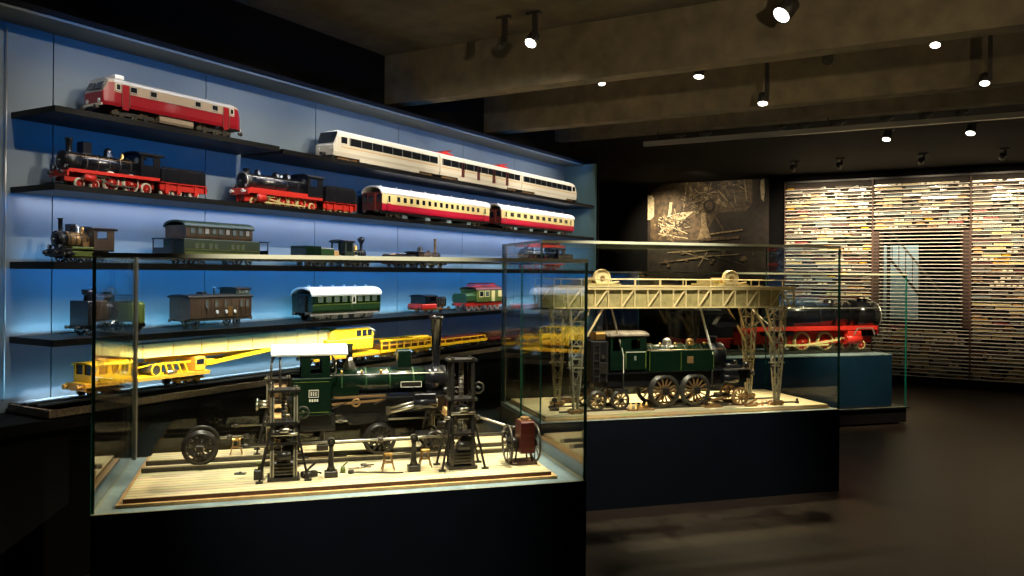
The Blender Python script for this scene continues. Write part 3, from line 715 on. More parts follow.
# ---- fourth shelf
z = S[4]
t = thing('steam_locomotive', 'early dark locomotive with a box hood and short chimney, left end of fourth shelf', 'model train', (XC, 2.680, z), HL)
t.scale = (0.900, 0.960, 1.000)
b = MB(); b.bevbox('black_paint', .0, .12, -.085, .085, .05, .185, .006)
for i in range(4): b.box('iron', .01+.03*i, .016+.03*i, .085, .088, .055, .18)
b.done('body', t)
b = MB(); b.cyl('iron', (-.10, 0, .13), (.0, 0, .13), .055, n=20); b.done('boiler', t)
b = MB(); b.lathe('black_paint', (.055, 0, .18), (.055, 0, .245), [(0, .034), (.5, .028), (.6, .04), (1, .044), (1, .03)], 16); b.done('chimney', t)
b = MB(); b.lathe('iron', (-.075, 0, .17), (-.075, 0, .27), [(0, .03), (.45, .03), (.55, .042), (.8, .038), (1, .001)], 16); b.done('dome', t)
b = MB(); b.box('black_paint', -.13, .14, -.07, .07, .035, .052); b.done('frame', t); wheels(t, (.08, -.08), .036, .05, n=8); buffers(t, .14, 1, .045, .05, .011, .03); buffers(t, -.13, -1, .045, .05, .011, .03)
t = thing('tender', 'small olive box tender just left of the brown wagon on the fourth shelf', 'model train', (XC, 2.88, z), HL)
t.scale = (.6, .96, 1)
tender(t, dict(box=(-.055, .11, .08, .05, .165), body='olive', zf=(.03, .05), wheels=[((.07, -.02), .028, 8)], k=.8, beam='black_paint'))

t = thing('postal_wagon', 'dark brown wooden wagon with a raised cupola and round lamps on the fourth shelf', 'model train', (XC, 3.435, z), HL)
t.scale = (0.780, 0.960, 1.000)
b = MB(); b.bevbox('brown', -.3, .3, -.1, .1, .06, .195, .004)
for i in range(13): b.box('dark_wood', -.29+.0483*i-.003, -.29+.0483*i+.003, .1, .1035, .063, .192)
bd = b.done('body', t)
b = MB(); b.extr('iron', roof_prof(.106, .192, .016, .008), -.315, .315); b.cyl('iron', (-.0, .02, .205), (-.0, .02, .245), .007, n=8); b.cyl('white', (0, .02, .245), (0, .02, .252), .011, n=8); b.bevbox('iron', .08, .12, -.03, .03, .2, .222, .004); b.done('roof', t)
b = MB(); b.bevbox('roof_green', -.3, -.16, -.08, .08, .2, .242, .004); b.extr('iron', roof_prof(.09, .24, .01, .006), -.31, -.15); cu = b.done('cupola', t)
for x in (-.195, -.265): window(cu, x, .08, .224, .03, .022, 'dark_wood', 'lit_glass')
for x in (.15, .06, -.03, -.19, -.25): window(bd, x, .1035, .15, .034, .05, 'dark_wood', 'lit_glass')
for x in (.055, -.035, -.12):
    b = MB(); b.cyl('white', (x, .1035, .098), (x, .112, .098), .011, n=12); b.done('lamp', bd, 'round white lamp')
b = MB(); b.box('brass', -.098, -.055, .1035, .106, .07, .13); b.done('door', bd)
b = MB(); b.box('dark_steel', -.31, .31, -.085, .085, .045, .06); b.box('steel', -.3, .3, .1, .104, .05, .056); b.done('underframe', t)
wheels(t, (.2, -.2), .036, .05, n=8); 
for q in (-1, 1): buffers(t, q*.31, q, .05, .06, .012, .03)

t = thing('railway_coach', 'dark green coach with a bright white roof on the fourth shelf', 'model train', (XC, 4.585, z), HL)
coach(t, dict(L=.74, w=.1, zf=.06, zw=.115, ze=.19, rh=.055, lower='green', upper='deep_green', end='deep_green', roof='white', roof_label='bright white arched roof', line='olive', windows=[(-.295+.084*i, .152, .05, .042) for i in range(8)], wf='olive', wg='lit_glass', doors=(-.06,), doorm='green', doorm2='pale', bogies=(-.24, .24), wb=.12, under='white', bogm='silver', boxm='silver', boxes=5))

t = thing('shunting_locomotive', 'small shunting locomotive with scarlet cab sides and a black hood', 'model train', (XC, 5.735, z), HL)
t.scale = (0.840, 0.960, 1.000)
b = MB(); b.bevbox('bright_red', .0, .24, -.085, .085, .035, .085, .01); b.box('gloss_black', .01, .2, -.08, .08, .085, .095)
b.done('lower_body', t)
b = MB(); b.panel('gloss_black', .01, .19, .09, .15, .08, .005, [(.03, .09, .105, .14), (.105, .17, .105, .14)]); b.panel('gloss_black', .01, .19, .09, .15, -.08, .005, [(.03, .09, .105, .14), (.105, .17, .105, .14)]); b.box('gloss_black', .185, .19, -.08, .08, .09, .15); b.box('gloss_black', .01, .015, -.08, .08, .09, .15); ca = b.done('cab', t)
b = MB(); b.extr('gloss_black', roof_prof(.092, .148, .016, .006), -.005, .21); b.done('cab_roof', ca)
b = MB(); b.bevbox('gloss_black', -.2, .0, -.065, .065, .05, .14, .014); b.box('silver', -.204, -.2, -.05, .05, .06, .12)
for i in range(4): b.box('dark_steel', -.17+.04*i, -.15+.04*i, .065, .068, .07, .12)
b.done('hood', t)
b = MB(); b.box('brass', -.24, .24, -.085, .085, .03, .04); b.done('frame', t); wheels(t, (.13, -.12), .03, .05, n=8, spoke='bright_red'); 
for q in (-1, 1): buffers(t, q*.24, q, .045, .055, .012, .028)

t = thing('electric_locomotive', 'green electric locomotive with pink-red roof gear and red wheels, fourth shelf', 'model train', (XC, 6.520, z), HL)
t.scale = (0.820, 0.960, 1.000)
b = MB(); b.bevbox('olive', -.38, .2, -.095, .095, .075, .2, .008); bd = b.done('body', t)
b = MB(); b.bevbox('green', .2, .385, -.085, .085, .07, .16, .02); b.done('hood', t)
b = MB(); b.extr('maroon', roof_prof(.1, .198, .024, .008), -.395, .215)
b.done('roof', t)
for x in (.08, -.22):
    b = MB()
    for s in (-1, 1): b.bar('bright_red', (x-.09, s*.05, .228), (x+.09, s*.05, .228), .008); b.bar('bright_red', (x-.08, s*.045, .23), (x+.02, s*.04, .25), .005); b.bar('bright_red', (x+.08, s*.045, .23), (x-.02, s*.04, .25), .005)
    b.bar('bright_red', (x, -.08, .252), (x, .08, .252), .01); b.done('pantograph', t, 'red folded pantograph')
for x, m_ in ((.1, 'dark_glass'), (-.02, 'lit_glass'), (-.31, 'cream')): window(bd, x, .095, .155, .09, .06, 'cream', m_)
b = MB(); b.box('cream', -.19, -.12, .095, .098, .08, .185); b.done('door', bd)
b = MB(); b.box('bright_red', -.39, .39, -.075, .075, .045, .075); b.done('frame', t)
wheels(t, (.31, .2, .09, -.09, -.2, -.31), .042, .062, n=8, rim='white', spoke='bright_red')
for q in (-1, 1): buffers(t, q*.39, q, .06, .06, .014, .03)

# ---- track shelf: yellow railway crane train
z = S[5]; CY = 'yellow'
t = thing('crew_wagon', 'yellow support wagon with a windowed cabin at the left end of the track shelf', 'model train', (XC, 2.95, z), HL, None)
t.scale = (.88, 1, 1)
b = MB(); b.box('yellow', -.46, .44, -.085, .085, .06, .078); b.box('orange', -.46, .44, .085, .09, .058, .08); b.done('frame', t)
b = MB()
for y in (.083, -.083): b.panel('yellow', .14, .4, .078, .175, y, .006, [(.16, .21, .12, .165), (.225, .275, .12, .165), (.30, .36, .12, .165)])
b.box('yellow', .394, .4, -.086, .086, .078, .12); b.box('yellow', .394, .4, -.086, -.07, .12, .175); b.box('yellow', .394, .4, -.006, .006, .12, .175); b.box('yellow', .394, .4, .07, .086, .12, .175); b.box('yellow', .14, .146, -.086, .086, .078, .175); b.box('dark_glass', .15, .39, -.078, .078, .08, .17); ca = b.done('cabin', t)
b = MB(); b.extr('yellow', roof_prof(.092, .173, .016, .006), .128, .412); b.done('cabin_roof', ca)
b = MB(); b.bevbox('orange', -.43, -.35, -.075, .075, .078, .165, .006); b.box('dark_glass', -.42, -.36, .075, .077, .12, .15); b.done('control_cabinet', t, 'orange control cabinet')
b = MB()
b.cyl('dark_steel', (-.05, -.07, .11), (-.05, .07, .11), .03, n=16); b.ring('yellow', (-.05, .07, .11), (0,1,0), .034, .006, 18); b.ring('yellow', (-.05, -.07, .11), (0,1,0), .034, .006, 18); b.done('winch_drum', t)
b = MB()
for i in range(5): b.bar('yellow', (-.3+.05*i, .06, .08), (-.27+.05*i, .06, .14), .009); b.bar('orange', (-.28+.05*i, -.05, .08), (-.3+.05*i, -.05, .15), .008)
b.bar('yellow', (-.32, .06, .14), (-.06, .06, .145), .01); b.bar('yellow', (-.3, -.05, .15), (.1, .05, .13), .008); b.cyl('steel', (-.25, .0, .09), (-.15, .05, .12), .012); b.cyl('steel', (-.2, .06, .085), (-.12, .075, .085), .018); b.done('machinery', t)
for x in (.3, -.3): axle_bogie(t, x, .15, .032, .05, m='orange', n=0)
b = MB(); b.box('orange', .44, .45, -.09, .09, .04, .08); bb = b.done('buffer_beam', t); buffers(bb, .45, 1, .06, .06, .016, .035, 'orange')

t = thing('railway_crane', 'yellow railway crane with its long boom lying over the track shelf', 'model crane', (XC, 4.62, z), HL)
b = MB(); b.box('yellow', -.34, .36, -.09, .09, .045, .075); b.box('orange', -.34, .36, .09, .094, .045, .06); b.done('undercarriage', t)
wheels(t, (.29, .2, .11, -.09, -.18, -.27), .03, .05, n=0)
b = MB(); b.cyl('dark_steel', (.02, 0, .075), (.02, 0, .095), .085, n=24); b.done('turntable', t)
b = MB(); b.bevbox('yellow', -.26, .24, -.09, .09, .095, .19, .01); b.box('dark_glass', .0, .12, .09, .093, .11, .15)
for i in range(4): b.box('orange', -.22+.045*i, -.2+.045*i, .09, .094, .105, .17)
ho = b.done('machine_house', t)
b = MB(); b.prism('yellow', [(-.27, .19), (.2, .19), (.2, .25), (.14, .27), (-.2, .262), (-.27, .22)], -.085, .085); ca = b.done('cab', t)
for x in (-.1, -.165, -.225):
    b = MB(); b.box('dark_glass', x-.024, x+.024, .085, .089, .2, .245); b.done('window', ca)
b = MB(); b.prism('white', [(-.275, .235), (-.2, .264), (.15, .272), (.15, .277), (-.205, .27), (-.285, .235)], -.09, .09); b.done('roof', ca)
b = MB(); b.prism('boom_yellow_lit', [(.15, .165), (.15, .262), (.5, .275), (1.72, .262), (1.84, .235), (1.84, .205), (1.70, .185)], -.05, .05)
for i in range(8):
    x = .3 + .2*i; b.box('orange', x-.003, x+.003, .05, .052, .185, .262)
bo = b.done('boom', t)
b = MB(); b.bar('yellow', (.62, .045, .175), (1.25, .045, .115), .018, .022); b.bar('yellow', (.62, -.045, .175), (1.25, -.045, .115), .018, .022); b.bevbox('yellow', 1.2, 1.26, -.05, .05, .1, .14, .006); b.bar('yellow', (.4, 0, .17), (1.65, 0, .165), .02); b.done('boom_strut', bo)
b = MB(); b.box('black_paint', .25, .80, -.07, .07, .285, .297); b.box('iron', .5, .58, -.04, .04, .262, .287); b.cyl('iron', (.3, -.05, .28), (.3, .05, .28), .02, n=14); b.done('cable_guide', bo)
b = MB(); b.cyl('iron', (1.76, -.03, .2), (1.76, .03, .2), .028, n=16); b.bar('steel', (1.76, 0, .2), (1.76, 0, .14), .006); b.bevbox('orange', 1.735, 1.785, -.02, .02, .115, .145, .006); b.done('hook_block', bo)
for q in (-1, 1): buffers(t, .36 if q > 0 else -.34, q, .06, .06, .014, .03)

t = thing('counterweight_wagon', 'yellow lattice-sided wagon coupled behind the yellow crane cab', 'model train', (XC, 5.32, z), HL)
b = MB(); b.box('yellow', -.34, .34, -.09, .09, .05, .07); b.done('frame', t)
for s in (-1, 1):
    b = MB(); y = s*.085; b.bar('yellow', (-.34, y, .135), (.34, y, .145), .012); b.bar('orange', (-.34, y, .105), (.34, y, .105), .008)
    for i in range(8): b.bar('yellow', (-.33+.094*i, y, .07), (-.33+.094*i, y, .14), .009)
    b.done('side_rack', t)
b = MB(); b.bevbox('dark_wood', -.3, .3, -.07, .07, .07, .11, .005); b.bevbox('yellow', -.32, -.1, -.07, .07, .11, .15, .006); b.done('ballast_weight', t)
for x in (.22, -.22): axle_bogie(t, x, .13, .028, .05, m='yellow', n=0)
def flat(y0, y1, label, m1, m2, loadm):
    Lc = y1-y0; t = thing('flat_wagon', label, 'model train', (XC, (y0+y1)/2, z), HL, None)
    b = MB(); b.box(m1, -Lc/2, Lc/2, -.088, .088, .05, .066); b.box(m2, -Lc/2, Lc/2, .088, .092, .046, .07); b.done('frame', t)
    for s in (-1, 1):
        b = MB()
        for i in range(7): b.bar(m2, (-Lc/2+.03+(Lc-.06)*i/6, s*.085, .066), (-Lc/2+.03+(Lc-.06)*i/6, s*.085, .1), .007)
        b.bar(m2, (-Lc/2+.03, s*.085, .1), (Lc/2-.03, s*.085, .1), .007); b.done('stakes', t)
    b = MB()
    for i in range(3):
        for j in range(4): b.bar(loadm, (-Lc/2+.06, -.06+.04*j, .078+.014*i), (Lc/2-.06, -.06+.04*j, .078+.014*i), .03, .012)
    b.done('load', t)
    for x in (Lc/2-.14, -Lc/2+.14): axle_bogie(t, x, .12, .027, .05, m='brown', n=0)
flat(5.70, 6.55, 'yellow and brown flat wagon next beyond the lattice-sided wagon', 'yellow', 'yellow', 'maroon')
flat(6.59, 7.45, 'red-brown flat wagon loaded with rails on the track shelf', 'maroon', 'maroon', 'dark_wood')
flat(7.49, 8.35, 'last red-brown flat wagon on the track shelf, by the cabinet end', 'maroon', 'brown', 'dark_steel')

# ================================================================== CASE ONE: locomotive lifted on jacks
def c1(u, v, z=ZB): return at(O1, u, v, z)
t = thing('model_baseboard', 'cream planked baseboard with orange wooden rim and two rails, front case', 'model baseboard', c1(0, 0), T47)
b = MB(); b.box('timber', .08, 2.03, .075, 1.015, .0, .014); b.done('rim', t, 'orange wooden rim')
b = MB(); b.box('board', .105, 2.005, .10, .995, .014, .032); b.box('dark_wood', .105, 2.005, .097, .10, .014, .030); b.done('planking', t)  # dark front strip paints the shadow on the board's front face
for v in (.56, .71):
    b = MB(); b.box('iron', .11, 2.0, v-.006, v+.006, .032, .036); b.box('dark_steel', .11, 2.0, v-.003, v+.003, .036, .052); b.box('steel', .11, 2.0, v-.0035, v+.0035, .052, .056); b.done('rail', t)
TB = ZB + .032

t = thing('steam_locomotive', 'large dark green locomotive with white cab roof and tall black chimney, without wheels', 'model train', c1(1.14, .635, TB), T47)
zo = -TB
steam(t, dict(g=.15, r=.068, bz=1.037+zo, xs=.44, xsb=.33, xb=-.16, chim=(.40, .020, .030, .265, 'tall'), domes=[(-.055, .020, .125, 'deep_green', 'valve'), (.225, .034, .09, 'deep_green', 'box')],
  boiler='deep_green', smoke='gloss_black', cab='deep_green', roof='white', roof_label='white curved cab roof', band='green', bands=4, firebox=True,
  cabx=(-.30, -.16, .098, .885+zo, 1.19+zo), hole=[(-.255, -.20, 1.09+zo, 1.165+zo)], overhang=.145, roofh=.042, backwall=True, zr=.955+zo, xr=-.30, xf=.44, rw=.095, zf=(.875+zo, .95+zo), frame='black_paint',
  cyl=(.32, .925+zo, .030, .12), cylm='gloss_black', k=1.3, beam='maroon', rail='silver', lamps=True))
# side tanks and bunker posts
for s in (-1, 1):
    b = MB(); b.bevbox('deep_green', -.345, -.155, s*.102-.018, s*.102+.018, .885+zo, 1.072+zo, .004)
    yy = s*.121
    for za, zb_ in ((.9, .903), (1.052, 1.055)): b.box('olive', -.335, -.165, min(yy, yy-s*.003), max(yy, yy-s*.003), za+zo, zb_+zo)
    b.done('side_tank', t)
    pl = MB(); pl.box('dark_steel', -.262, -.218, min(yy, yy+s*.002), max(yy, yy+s*.002), .978+zo, 1.012+zo)
    for a in ((-.264,-.261),(-.219,-.216)): pl.box('pale', a[0], a[1], min(yy, yy+s*.004), max(yy, yy+s*.004), .976+zo, 1.014+zo)
    for a in ((.976,.979),(1.011,1.014)): pl.box('pale', -.264, -.216, min(yy, yy+s*.004), max(yy, yy+s*.004), a[0]+zo, a[1]+zo)
    for i in range(3): pl.box('pale', -.254+.011*i, -.249+.011*i, min(yy, yy+s*.004), max(yy, yy+s*.004), .985+zo, 1.004+zo)
    for i in range(4): pl.box('pale', -.262+.012*i, -.254+.012*i, min(yy, yy+s*.003), max(yy, yy+s*.003), .955+zo, .968+zo)
    pl.done('number_plate', t, 'small plate with a pale border')
    b = MB(); b.tube('dark_steel', [(-.43, s*.09, .98+zo), (-.445, s*.095, 1.06+zo), (-.44, s*.095, 1.15+zo), (-.425, s*.09, 1.188+zo)], .005); b.tube('dark_steel', [(-.40, s*.09, .96+zo), (-.40, s*.09, 1.188+zo)], .005)
    b.tube('dark_steel', [(-.15, s*.1, 1.07+zo), (-.132, s*.105, 1.10+zo), (-.132, s*.105, 1.15+zo), (-.15, s*.1, 1.178+zo)], .004); b.done('handrail_post', t)
    b = MB(); b.box('iron', .20, .31, s*.069-.004, s*.069+.004, 1.005+zo, 1.035+zo)
    for a in ((1.005,1.008),(1.032,1.035)): b.box('pale', .20, .31, s*.0735-.001, s*.0735+.001, a[0]+zo, a[1]+zo)
    for a in (.20, .307): b.box('pale', a, a+.003, s*.0735-.001, s*.0735+.001, 1.005+zo, 1.035+zo)
    b.done('boiler_plate', t)
    b = MB(); y = s*.105; b.bar('bronze', (-.14, y, .968+zo), (.12, y, .972+zo), .006, .010); b.bar('bronze', (-.15, y, .935+zo), (.11, y, .95+zo), .006, .012); b.bar('steel', (-.15, y*1.02, .915+zo), (-.08, y*1.02, .945+zo), .007); b.bar('steel', (.06, y, .93+zo), (.12, y, .952+zo), .007)
    b.ring('bronze', (-.03, y, .94+zo), (0,1,0), .018, .005, 16); b.done('valve_gear', t, 'red-brown rods with bright ends')
    b = MB(); y = s*.112; b.cyl('steel', (.13, y, .885+zo), (.36, y, .935+zo), .010); b.cyl('steel', (.13, y, .905+zo), (.36, y, .955+zo), .006); b.box('steel', .12, .14, y-.012, y+.012, .875+zo, .915+zo); b.done('piston_rod', t, 'bright sloping piston rods')
b = MB(); b.bevbox('black_paint', -.30, -.13, -.085, .085, .80+zo, .89+zo, .008); b.bevbox('black_paint', -.06, .14, -.06, .06, .82+zo, .95+zo, .01); b.prism('black_paint', [(-.1, .88+zo), (.1, .88+zo), (.06, .83+zo), (-.05, .83+zo)], -.07, .07); b.done('ash_pan', t)
b = MB(); b.box('iron', -.44, -.30, -.09, .09, .945+zo, .965+zo); b.bevbox('bronze', -.43, -.37, -.05, .05, .965+zo, 1.03+zo, .008); b.box('bronze', -.445, -.435, -.095, .095, .90+zo, .965+zo); bk = b.done('rear_platform', t)
for y in (-.06, .06): 
    b = MB(); b.cyl('steel', (-.445, y, .935+zo), (-.50, y, .935+zo), .010); b.lathe('steel', (-.50, y, .935+zo), (-.515, y, .935+zo), [(0,.016),(.5,.022),(1,.018)], 14); b.done('buffer', bk)
for i in range(3):
    b = MB(); x = .0+.1*i; b.cyl('brass', (x-.1, -.062, 1.08+zo), (x-.1, -.062, 1.10+zo), .006, n=8); b.done('fitting', t)

def jack(u, v, h, label, m1='dark_steel'):
    t = thing('lifting_jack', label, 'lifting jack', c1(u, v, TB), T47, 'jack towers')
    a, d = .052, .040
    for x in (-a, a):
        for y in (-d, d):
            b = MB(); b.box('gantry_leg' if h < .46 else 'dark_steel', x-.009, x+.009, y-.003, y+.003, .012, h); b.box(m1, x-.003, x+.003, y-.010, y+.010, .012, h); b.done('upright', t)
    for z_ in (.17, h*.62, h-.014):
        b = MB(); b.box('iron', -a-.02, a+.02, -d-.014, d+.014, z_-.006, z_+.006); 
        for x in (-a-.012, a+.012): b.cyl('steel', (x, -d-.016, z_), (x, -d-.008, z_), .006, n=8)
        b.done('cross_plate', t)
    b = MB(); b.cyl('steel', (0, 0, .1), (0, 0, h*.97), .012, n=12)
    for i in range(16): b.ring('dark_steel', (0, 0, .14+(h-.18)*i/16), (0,0,1), .012, .003, 12, 4)
    b.done('screw_spindle', t)
    b = MB(); b.bevbox('iron', -.045, .045, -.035, .035, .02, .085, .006); 
    for i in range(4): b.box('dark_steel', -.056, .056, -.042, .042, .024+.016*i, .03+.016*i)
    b.cyl('iron', (-.03, -.05, .115), (.03, -.05, .115), .022, n=16); b.cyl('dark_steel', (.02, -.03, .13), (.02, .03, .13), .03, n=18); b.done('gearbox', t)
    b = MB(); b.bevbox('iron', -.035, .035, -.05, .05, h*.45, h*.55, .005); b.cyl('steel', (-.06, -.05, h*.5), (.06, -.05, h*.5), .008); b.cyl('steel', (-.02, -.06, h*.5+.02), (.02, -.06, h*.5+.02), .012); b.done('carriage', t)
    b = MB(); b.ring('dark_steel', (.085, -.02, h*.72), (0,1,0), .026, .004, 18); b.bar('dark_steel', (.05, -.02, h*.72), (.11, -.02, h*.72), .005); b.cyl('steel', (.085, -.035, h*.72), (.085, 0, h*.72), .006); b.done('hand_wheel', t)
    for x in (-1, 1):
        for y in (-1, 1):
            b = MB(); b.bar('iron', (x*a, y*d, .26), (x*(a+.055), y*(d+.03), .006), .010); b.box('iron', x*(a+.055)-.016, x*(a+.055)+.016, y*(d+.03)-.012, y*(d+.03)+.012, 0, .008); b.done('splay_leg', t)
    b = MB(); b.box('iron', -a-.02, a+.02, -d-.02, d+.02, 0, .014); b.done('base_plate', t)
    return t
jack(.755, .29, .425, 'open steel jack tower standing in front of the green cab side')
jack(1.60, .30, .545, 'tallest dark jack tower standing in front of the black smokebox')
jack(.735, .885, .40, 'jack tower half hidden behind the cab end of the green locomotive')
jack(1.62, .885, .40, 'jack tower on the far side behind the chimney end of the green locomotive')
for u, lab in ((.735, 'wooden lifting beam under the cab end of the green locomotive'), (1.585, 'wooden lifting beam under the chimney end of the green locomotive')):
    t = thing('lifting_beam', lab, 'beam', c1(u, .635, TB), T47, 'lifting beams')
    b = MB(); b.box('timber', -.022, .022, -.30, .22, .218, .232); b.box('timber', -.022, .022, -.30, .22, .238, .258); b.done('timber', t)
    for y in (-.3, .22):
        b = MB(); b.box('steel', -.026, .026, y-.012, y+.012, .21, .264); b.cyl('steel', (-.06, y, .237), (.06, y, .237), .009); b.done('end_clamp', t)

def pedestal(u, v, h, label, m='iron', name='bearing_stand'):
    t = thing(name, label, 'stand', c1(u, v, TB), T47)
    b = MB(); b.bevbox(m, -.03, .03, -.024, .024, 0, .03, .004); b.done('base', t)
    b = MB(); b.lathe(m, (0, 0, .03), (0, 0, h-.015), [(0, .022), (.2, .014), (.9, .010), (1, .016)], 12); b.bevbox('dark_steel', -.012, .012, .012, .03, .03, .08, .002); b.done('column', t)
    b = MB(); b.cyl(m, (0, -.016, h), (0, .016, h), .018, n=14); b.cyl('steel', (0, -.02, h), (0, .02, h), .009, n=10); b.done('bearing', t)
pedestal(.969, .262, .165, 'dark bearing stand carrying the front shaft, right of the cab jack')
pedestal(1.362, .275, .160, 'dark bearing stand carrying the front shaft, between the two brass trestles')
pedestal(.965, .86, .15, 'dark bearing stand behind the rails below the cab')
pedestal(1.30, .86, .15, 'dark bearing stand behind the second wheelset')
def shaft(a, c, r, label, m='steel'):
    t = thing('drive_shaft', label, 'shaft', c1(*a), T47)
    d = Vector((c[0]-a[0], c[1]-a[1], c[2]-a[2])); b = MB(); b.cyl(m, (0,0,0), d, r, n=10); b.done('rod', t)
    for q in (.02, .5, .98):
        b = MB(); p0 = d*q; e = d.normalized()*.012; b.cyl('dark_steel', p0-e, p0+e, r*1.9, n=12); b.done('collar', t)
shaft((.56, .262, TB+.163), (1.84, .285, TB+.16), .006, 'long thin drive shaft along the front between the jack towers')
shaft((.50, .86, TB+.15), (1.62, .86, TB+.15), .005, 'drive shaft along the back between the rear jack towers')
shaft((1.64, .85, TB+.21), (1.90, .36, TB+.165), .006, 'bright sloping shaft running down to the spoked winch wheel')
def trestle(u, v, h, label, rod=False):
    t = thing('trestle', label, 'trestle', c1(u, v, TB), T47, 'brass trestles')
    for x in (-1, 1):
        for y in (-1, 1):
            b = MB(); b.bar('bronze', (x*.012, y*.008, h), (x*.03, y*.022, 0), .006); b.done('leg', t)
    b = MB(); b.bevbox('brass', -.02, .02, -.014, .014, h-.004, h+.008, .003); b.done('top', t)
    b = MB(); b.bar('bronze', (-.021, -.014, h*.5), (.021, -.014, h*.5), .005); b.bar('bronze', (-.021, .014, h*.5), (.021, .014, h*.5), .005); b.done('brace', t)
trestle(.525, .87, .075, 'small brass trestle holding a bright rod behind the left wheelset')
trestle(1.245, .325, .075, 'small brass trestle below the second wheelset, left of a dark stand')
trestle(1.43, .345, .080, 'small brass trestle between the dark stand and the tallest jack tower')
shaft((.40, .87, TB+.09), (.58, .87, TB+.092), .007, 'short bright rod lying on the brass trestle behind the left wheelset')
def wheelset(o, u, v0, v1, r, z, label, n=12, rim='dark_steel', spoke='iron', grp='loose wheelsets'):
    t = thing('wheelset', label, 'wheelset', at(o, u, (v0+v1)/2, z), T47)
    h = (v1-v0)/2
    wheels(t, (0,), r, h, n=n, rim=rim, spoke=spoke, w=.022)
    b = MB(); b.cyl('dark_steel', (0, -h, r), (0, h, r), r*.14); b.bevbox('iron', -r*.2, r*.2, -h-.03, -h-.02, r*.8, r*1.2, .003); b.done('axle', t)
    for s in (-1, 1):
        b = MB(); b.prism('steel', [(r*.3*math.cos(a)-.0, r+r*.3*math.sin(a)) for a in [2*PI*i/6 for i in range(6)]], s*h-.014 if s < 0 else s*h+.010, s*h-.010 if s < 0 else s*h+.014); b.done('hub_cap', t)
wheelset(O1, .37, .56, .71, .08, TB+.024, 'dark spoked wheelset standing alone at the left end of the rails', rim='iron')
wheelset(O1, 1.235, .56, .71, .08, TB+.024, 'dark spoked wheelset on the rails beneath the green boiler', rim='iron')
t = thing('wheelset', 'low dark wheelset on the rails beneath the black smokebox', 'wheelset', c1(1.52, .635, TB+.024), T47); wheels(t, (0,), .055, .075, n=8, rim='iron', spoke='iron', w=.02); b = MB(); b.cyl('dark_steel', (0,-.075,.055), (0,.075,.055), .01); b.bevbox('iron', -.08, .08, -.06, .06, .06, .09, .008); b.done('axle', t)
# winch
t = thing('hand_winch', 'red-brown winch box between two large spoked wheels, right end of the baseboard', 'winch', c1(1.915, .31, TB), T47)
b = MB(); b.bevbox('maroon', -.015, .055, -.055, .045, .055, .215, .006)
for i in range(4): b.box('dark_wood', -.017, .057, -.0565, -.055, .075+.035*i, .08+.035*i)
b.done('box', t); b = MB(); b.cyl('bronze', (.02, 0, .215), (.02, 0, .232), .022, n=14); b.box('bronze', -.01, .05, -.03, .03, .213, .219); b.done('lid', t)
for x in (-.07, .075):
    b = MB(); b.ring('dark_steel', (x, 0, .1), (1,0,0), .092, .006, 32); b.ring('iron', (x, 0, .1), (1,0,0), .014, .008, 14)
    for i in range(8):
        a = 2*PI*i/8; b.bar('dark_steel', (x, .01*math.cos(a), .1+.01*math.sin(a)), (x, .09*math.cos(a), .1+.09*math.sin(a)), .005)
    b.done('wheel', t)
b = MB(); b.cyl('steel', (-.09, 0, .1), (.09, 0, .1), .008); b.cyl('iron', (-.06, 0, .1), (-.02, 0, .1), .03, n=16); b.done('axle', t)
for x in (-.045, .05):
    for y in (-.045, .045):
        b = MB(); b.bar('iron', (x*.6, y*.7, .1), (x, y, 0), .008); b.done('leg', t)
b = MB(); b.bevbox('dark_wood', -.06, .07, -.06, .06, 0, .012, .003); b.done('foot_board', t)
# small tools lying on the planks
def tool(name, label, u, v, fn, cat='tool'):
    t = MB(); fn(t); o = t.done(name, None, label, c1(u, v, TB), T47 + .3*math.sin(u*9)); o['category'] = cat; return o
tool('oil_can', 'tiny green oil can on the planks right of the first stand', 1.03, .33, lambda b: (b.cyl('olive', (0,0,0), (0,0,.03), .014, .010), b.cyl('olive', (0,0,.03), (.02,0,.05), .003)))
tool('spanner', 'thin dark bar lying in front of the second stand', 1.18, .27, lambda b: (b.bar('iron', (-.12, 0, .006), (.13, 0, .006), .006), b.cyl('iron', (-.12,0,0), (-.12,0,.014), .014)))
tool('pipe_length', 'bent metal rod lying between the first stand and the brass trestle', 1.11, .38, lambda b: b.tube('steel', [(-.05,-.01,.006), (.0,.0,.006), (.03,.02,.006), (.06,.015,.006)], .004))
tool('chain_hook', 'small dark hook lying beside the bent metal rod', 1.14, .43, lambda b: (b.ring('dark_steel', (0,0,.008), (0,0,1), .014, .004, 14), b.bar('dark_steel', (.014,0,.006), (.05,.01,.006), .006)))
tool('wooden_block', 'dark block with a pin left of the cab jack tower', .645, .30, lambda b: (b.bevbox('iron', -.02, .02, -.02, .02, 0, .045, .004), b.cyl('olive', (0,0,.045), (0,0,.075), .006), b.cyl('olive', (0,0,.07), (0,0,.078), .010)), 'block')
tool('clamp', 'dark clamp lying right of the cab jack tower foot', .875, .29, lambda b: (b.bevbox('iron', -.04, .03, -.02, .02, 0, .025, .004), b.bar('iron', (-.03,0,.02), (.03,.01,.06), .008), b.bar('dark_steel', (.0,-.02,.03), (.05,-.01,.012), .008)))
tool('lever_bar', 'thin dark lever lying behind the front rail near the wheels', .96, .64, lambda b: (b.bar('iron', (-.1,0,.006), (.12,0,.006), .008), b.bevbox('iron', -.13, -.08, -.012, .012, 0, .02, .003)))
tool('floor_plate', 'small dark plate lying left of the jack tower', .56, .42, lambda b: (b.bevbox('dark_steel', -.025, .025, -.014, .014, 0, .006, .002), b.cyl('iron', (0,0,.006), (0,0,.012), .006)))

